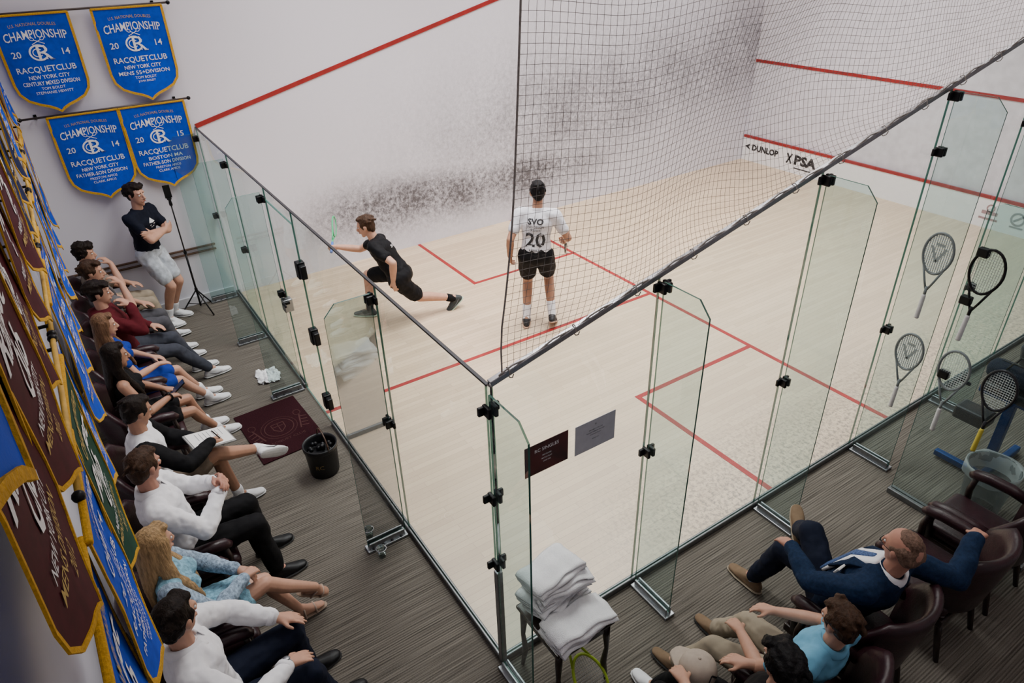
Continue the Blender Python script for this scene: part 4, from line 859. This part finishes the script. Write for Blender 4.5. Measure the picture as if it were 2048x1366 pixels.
B().box((0,0,.006),(.86,.60,.012),.004,rz).obj('mat',mat('maroon_mat_pile',(.028,.008,.011),.95,var=.2,scale=90,bump=.4,bscale=250,spec=.05),t)
b=B(); fn=lambda x,y:rz@V((-y,x,.0135))*1.0
ring2(b,(0,0),.13,.13,.008,fn,28); ring2(b,(0,0),.165,.165,.005,fn,28)
for q in ([(-.06,.07),(.06,.07)],[(.06,.07),(.055,-.02)],[(.055,-.02),(0,-.08)],[(0,-.08),(-.055,-.02)],[(-.055,-.02),(-.06,.07)],[(-.055,.025),(.055,.025)],[(0,.07),(0,-.08)]): line2(b,q[0],q[1],.009,fn)
for sg in (-1,1):
    line2(b,(sg*.17,-.13),(sg*.23,.1),.014,fn); ring2(b,(sg*.22,.13),.03,.04,.006,fn,14)
    for k in range(4): line2(b,(sg*(.19+.012*k),-.10+.05*k),(sg*(.25+.01*k),-.12+.05*k),.012,fn)
b.obj('crest',mat('mat_crest_pile',(.065,.027,.027),.9,spec=.05),t)
b=B(); put_text(b,'RACQUET CLUB',0,-.21,.035,.36,fn); b.obj('mat_lettering',MC['mat_crest_pile'],t)
# crumpled towel: a wrinkled sheet
b=B(); n=34; vv=[];ff=[]
for i in range(n+1):
    for j in range(n+1):
        u,v_=i/n*2-1,j/n*2-1; rr=math.hypot(u,v_); sc=.14*(1-.28*rr*rr*.5)*(1+.25*MN.noise(V((u*1.5,v_*1.5,3.1))))
        x=u*sc*1.15+.03*MN.noise(V((u*3,v_*3,8))); y=v_*sc*.95+.03*MN.noise(V((u*3,v_*3,1)))
        zz=max(.004,.026+.045*MN.noise(V((u*2.2,v_*2.2,5)))+.022*MN.noise(V((u*6,v_*6,2)))-.022*max(0,rr-.7))
        vv.append(V((x,y,zz)))
for i in range(n):
    for j in range(n): a=i*(n+1)+j; ff.append([a,a+n+1,a+n+2,a+1])
b.add((vv,ff)); o=b.obj('towel',TOWEL,None,True,(2.24,-.27,.002)); so_=o.modifiers.new('th','SOLIDIFY'); so_.thickness=.006; tag(o,'crumpled white towel lying on the carpet by the glass','towel')
t=tag(empty('plastic_cup',P(765,1113,z=0)),'small clear plastic cup standing on the carpet by the fin','cup')
B().lathe([(.026,0),(.03,.03),(.036,.085),(.038,.088)],n=20).obj('cup',GF,t,True); B().lathe([(.037,.084),(.04,.087),(.037,.09)],n=20,capb=False).obj('rim',WHITE,t,True)
# tripod with phone
tp=P(405,622,z=0); t=tag(empty('phone_tripod',tp),'slim black tripod with a phone clamp beside the standing man','tripod')
for k in range(3):
    a=k*2*PI/3+.4; c=V((math.cos(a),math.sin(a),0)); b=B().tube([V((0,0,.30)),c*.24+V((0,0,.01))],.009,8).tube([c*.13+V((0,0,.145)),V((0,0,.10))],.005,6); b.obj('leg',BLK,t,True)
B().tube([(0,0,.08),(0,0,.8)],.012,8).tube([(0,0,.8),(0,0,1.40)],.008,8).obj('pole',BLK,t,True)
for z in (.3,.8,1.4): B().box((0,0,z),(.035,.035,.04),.006).obj('collar',BLK,t)
B().box((.0,.0,1.44),(.03,.03,.06),.006).box((0,0,1.46),(.02,.05,.02),.004).obj('clamp',BLK,t)
tag(B().box((0,0,0),(.01,.075,.15),.004).box((-.006,0,0),(.002,.066,.138)).obj('phone',BLK,None,False,tp+V((-.0,0,1.545))),'phone held upright in the clamp on top of the tripod','phone')
# signs on the side glass
def sign(label,y0,y1,z0,z1,m,lines,tm):
    t=tag(empty('paper_sign',(6.418,(y0+y1)/2,(z0+z1)/2)),label,'sign'); B().box((0,0,0),(.003,y1-y0,z1-z0)).obj('sheet',m,t); fn=lambda x,z:V((.0025,x,z))
    for s_,x,z,h_,w_ in lines: b=B(); put_text(b,s_,x,z,h_,w_,fn,bold=.005); b.obj('text_line',tm,t)
sign('maroon sign reading RC SINGLES on the side glass',.185,.475,1.45,1.655,mat('maroon_print',(.055,.006,.008),.4,var=.6,scale=6),[('RC SINGLES',0,.055,.022,.16),('FIRST ROUND',0,.01,.009,.06),('MATCH PLAY',0,-.012,.009,.07),('COURT ONE',0,-.034,.009,.05)],WTXT)
sign('grey sign with small text on the side glass, right of the maroon one',.525,.815,1.44,1.645,mat('grey_print',(.45,.45,.50),.4,var=.05),[('RC',0,.07,.012,.015),('WELCOME TO THE CLUB',0,.035,.008,.10),('PLEASE REMAIN SEATED',0,.018,.008,.13),('DURING PLAY',0,.001,.008,.08),('THANK YOU',0,-.03,.008,.05)],mat('dark_grey_ink',(.08,.08,.09),.6))
# towel table
t=tag(empty('side_table',(6.68,.27,0)),'dark wood side table holding folded white towels at the court corner','table')
B().box((0,0,.545),(.42,.42,.03),.01).obj('tabletop',WOOD,t); B().box((0,0,.49),(.36,.36,.08),.004).obj('apron',WOOD,t)
for sx in (-1,1):
    for sy in (-1,1): B().tube([(sx*.175,sy*.175,.53),(sx*.175,sy*.175,.42),(sx*.18,sy*.18,.30),(sx*.17,sy*.17,.16),(sx*.185,sy*.185,0)],[.022,.022,.014,.02,.012],10).obj('leg',WOOD,t,True)
TF_=bpy.data.textures.new('towel_folds','CLOUDS'); TF_.noise_scale=.13; TF_.noise_depth=2
def towel(loc,rz,sz,label,drp=.022):
    b=B(); nl=3; hgt=sz[2]/nl; prof=[]; W=sz[0]/2
    for lay in range(nl):
        z=hgt*(lay+.5); xs_=[-W+2*W*i/8 for i in range(9)]; xs_=xs_ if lay%2==0 else xs_[::-1]
        prof+=[(x*(1-.04*lay),z+.004*math.sin(x*40+lay)) for x in xs_]
        if lay<nl-1: sx_=1 if lay%2==0 else -1; prof.append((sx_*(W+hgt*.45),z+hgt*.5))
    th=hgt*.46; nP=len(prof); vv=[];ff=[]; R=Matrix.Rotation(rz,3,'Z'); NL=18
    nor=[]
    for i in range(nP):
        a=prof[max(i-1,0)]; c=prof[min(i+1,nP-1)]; d=V((c[0]-a[0],c[1]-a[1])).normalized(); nor.append(V((-d.y,d.x)))
    for j in range(NL+1):
        v=j/NL*2-1; y=v*sz[1]/2; droop=-drp*(max(0,abs(v)-.6)/.4)**1.3+.006*math.sin(v*7+rz*9); infl=1-.35*max(0,abs(v)-.85)/.15
        for sgn in (1,-1):
            for (x,z),n_ in zip(prof,nor): vv.append(R@V((x+n_.x*th*sgn*infl+.006*math.sin(y*25+z*90),y,z+n_.y*th*sgn*infl+droop)))
    m_=2*nP
    loop=list(range(nP))+[nP+i for i in range(nP-1,-1,-1)]
    for j in range(NL):
        for k in range(m_): a,c=loop[k],loop[(k+1)%m_]; ff.append([j*m_+a,j*m_+c,(j+1)*m_+c,(j+1)*m_+a])
    ff.append(loop[::-1]); ff.append([NL*m_+k for k in loop]); b.add((vv,ff))
    o=b.obj('towel',TOWEL,None,True,loc); d=o.modifiers.new('d','DISPLACE'); d.texture=TF_; d.strength=.03; d.mid_level=.5; d.texture_coords='GLOBAL'; return tag(o,label,'towel','folded towels on the side table')
for k in range(6): towel((6.585+.022*math.sin(k*2.1),.27+.024*math.cos(k*1.7),.566+k*.048),.22*math.sin(k*1.3)+.1,(.21,.35,.046),'folded white towel, %s from the bottom of the taller pile'%ordn[k])
for k in range(2): towel((6.80+.012*k,.27,.566+k*.05),.1-.12*k,(.20,.40,.048),'folded white towel in the low front pile, %s'%('underneath','on top')[k])
racket('lime framed racket leaning on the carpet under the towel table',V((6.475,.30,.44)),(.505,.03,-.42),(.42,0,.5),YGF,BLK)
# waste bin
def plastic(name,col,a):
    m=mat(name,col,.35,0,.08,12); bs_=m.node_tree.nodes['Principled BSDF']; bs_.inputs['Alpha'].default_value=a; return m
t=tag(empty('waste_bin',(7.42,3.78,0)),'translucent grey waste bin with a clear liner behind the empty chairs','bin')
B().lathe([(.13,0),(.135,.02),(.17,.42),(.178,.43),(.17,.425)],n=28).obj('bin_body',plastic('bin_plastic',(.13,.145,.15),.6),t,True)
b=B(); prof=[(.150,.30),(.162,.36),(.172,.42),(.188,.436),(.194,.40),(.188,.34)]; b.lathe(prof,n=36,capb=False); o=b.obj('liner',plastic('liner_plastic',(.56,.58,.60),.42),t,True); d=o.modifiers.new('d','DISPLACE'); d.texture=FOLD; d.strength=.035
# blue exercise frame
BS=mat('blue_steel',(.009,.045,.17),.4,.3); t=tag(empty('exercise_bench',(7.12,4.22,0)),'blue steel exercise bench with black pads at the right edge','bench')
b=B().box((.0,-.1,.05),(.46,.055,.055),.01).box((.15,.2,.05),(.055,.6,.055),.01); b.obj('foot_bar',BS,t)
b=B().box((.1,.1,.36),(.07,.07,.62),.008).box((.1,.1,.69),(.5,.07,.06),.008); b.obj('upright',BS,t)
B().box((.12,.12,.76),(.5,.26,.09),.03).obj('pad',BLK,t,True)
B().box((.15,.36,.95),(.4,.09,.30),.03,Matrix.Rotation(.5,3,'X')).obj('back_pad',mat('dark_navy_pad',(.010,.014,.026),.5),t,True)
for sx in (-.2,.3): B().tube([(sx,.0,.72),(sx*1.2,-.12,.80)],.016,8).obj('grip_handle',BLK,t,True)
B().box((-.12,.1,.42),(.26,.18,.12),.02).obj('weight_stack',DKMET,t)
t=tag(empty('duffel_bag',(7.19,4.33,.808)),'dark navy duffel bag lying on the blue exercise bench','bag')
b=B(); G=hull(E(V((-.17,0,.085)),(.06,.10,.085)),E(V((.17,0,.085)),(.06,.10,.085))); b.add(G); b.obj('bag_body',mat('navy_bag_cloth',(.008,.012,.026),.8),t,True)
for sg in (-1,1): B().tube([(-.08,.07*sg,.14),(-.05,.06*sg,.21),(.05,.06*sg,.21),(.08,.07*sg,.14)],.009,6).obj('strap',BLK,t,True)
B().box((0,0,.172),(.30,.012,.008),.003).obj('zip',DKMET,t)
# ------------------------------------------------------------------ light
def area(loc,sx,sy,p,col=(1,.98,.96),spread=180,rot=(0,0,0)):
    l=bpy.data.lights.new('lamp','AREA'); l.shape='RECTANGLE'; l.size=sx; l.size_y=sy; l.energy=p; l.color=col; l.spread=rad(spread)
    o=bpy.data.objects.new('lamp',l); C.objects.link(o); o.location=loc; o.rotation_euler=rot; return o
for y in (1.6,4.4,7.4): area((3.0,y,5.85),4.4,.9,215,spread=118)
area((2.8,-1.0,5.85),4.5,.5,34,spread=125); area((8.2,1.5,5.85),.8,4,23,spread=125)  # weak fill lights added to brighten the corridor and right-hand seats
wd=bpy.data.worlds.new('world'); SC.world=wd; wd.use_nodes=True; wd.node_tree.nodes['Background'].inputs[0].default_value=(.5,.52,.6,1); wd.node_tree.nodes['Background'].inputs[1].default_value=.3
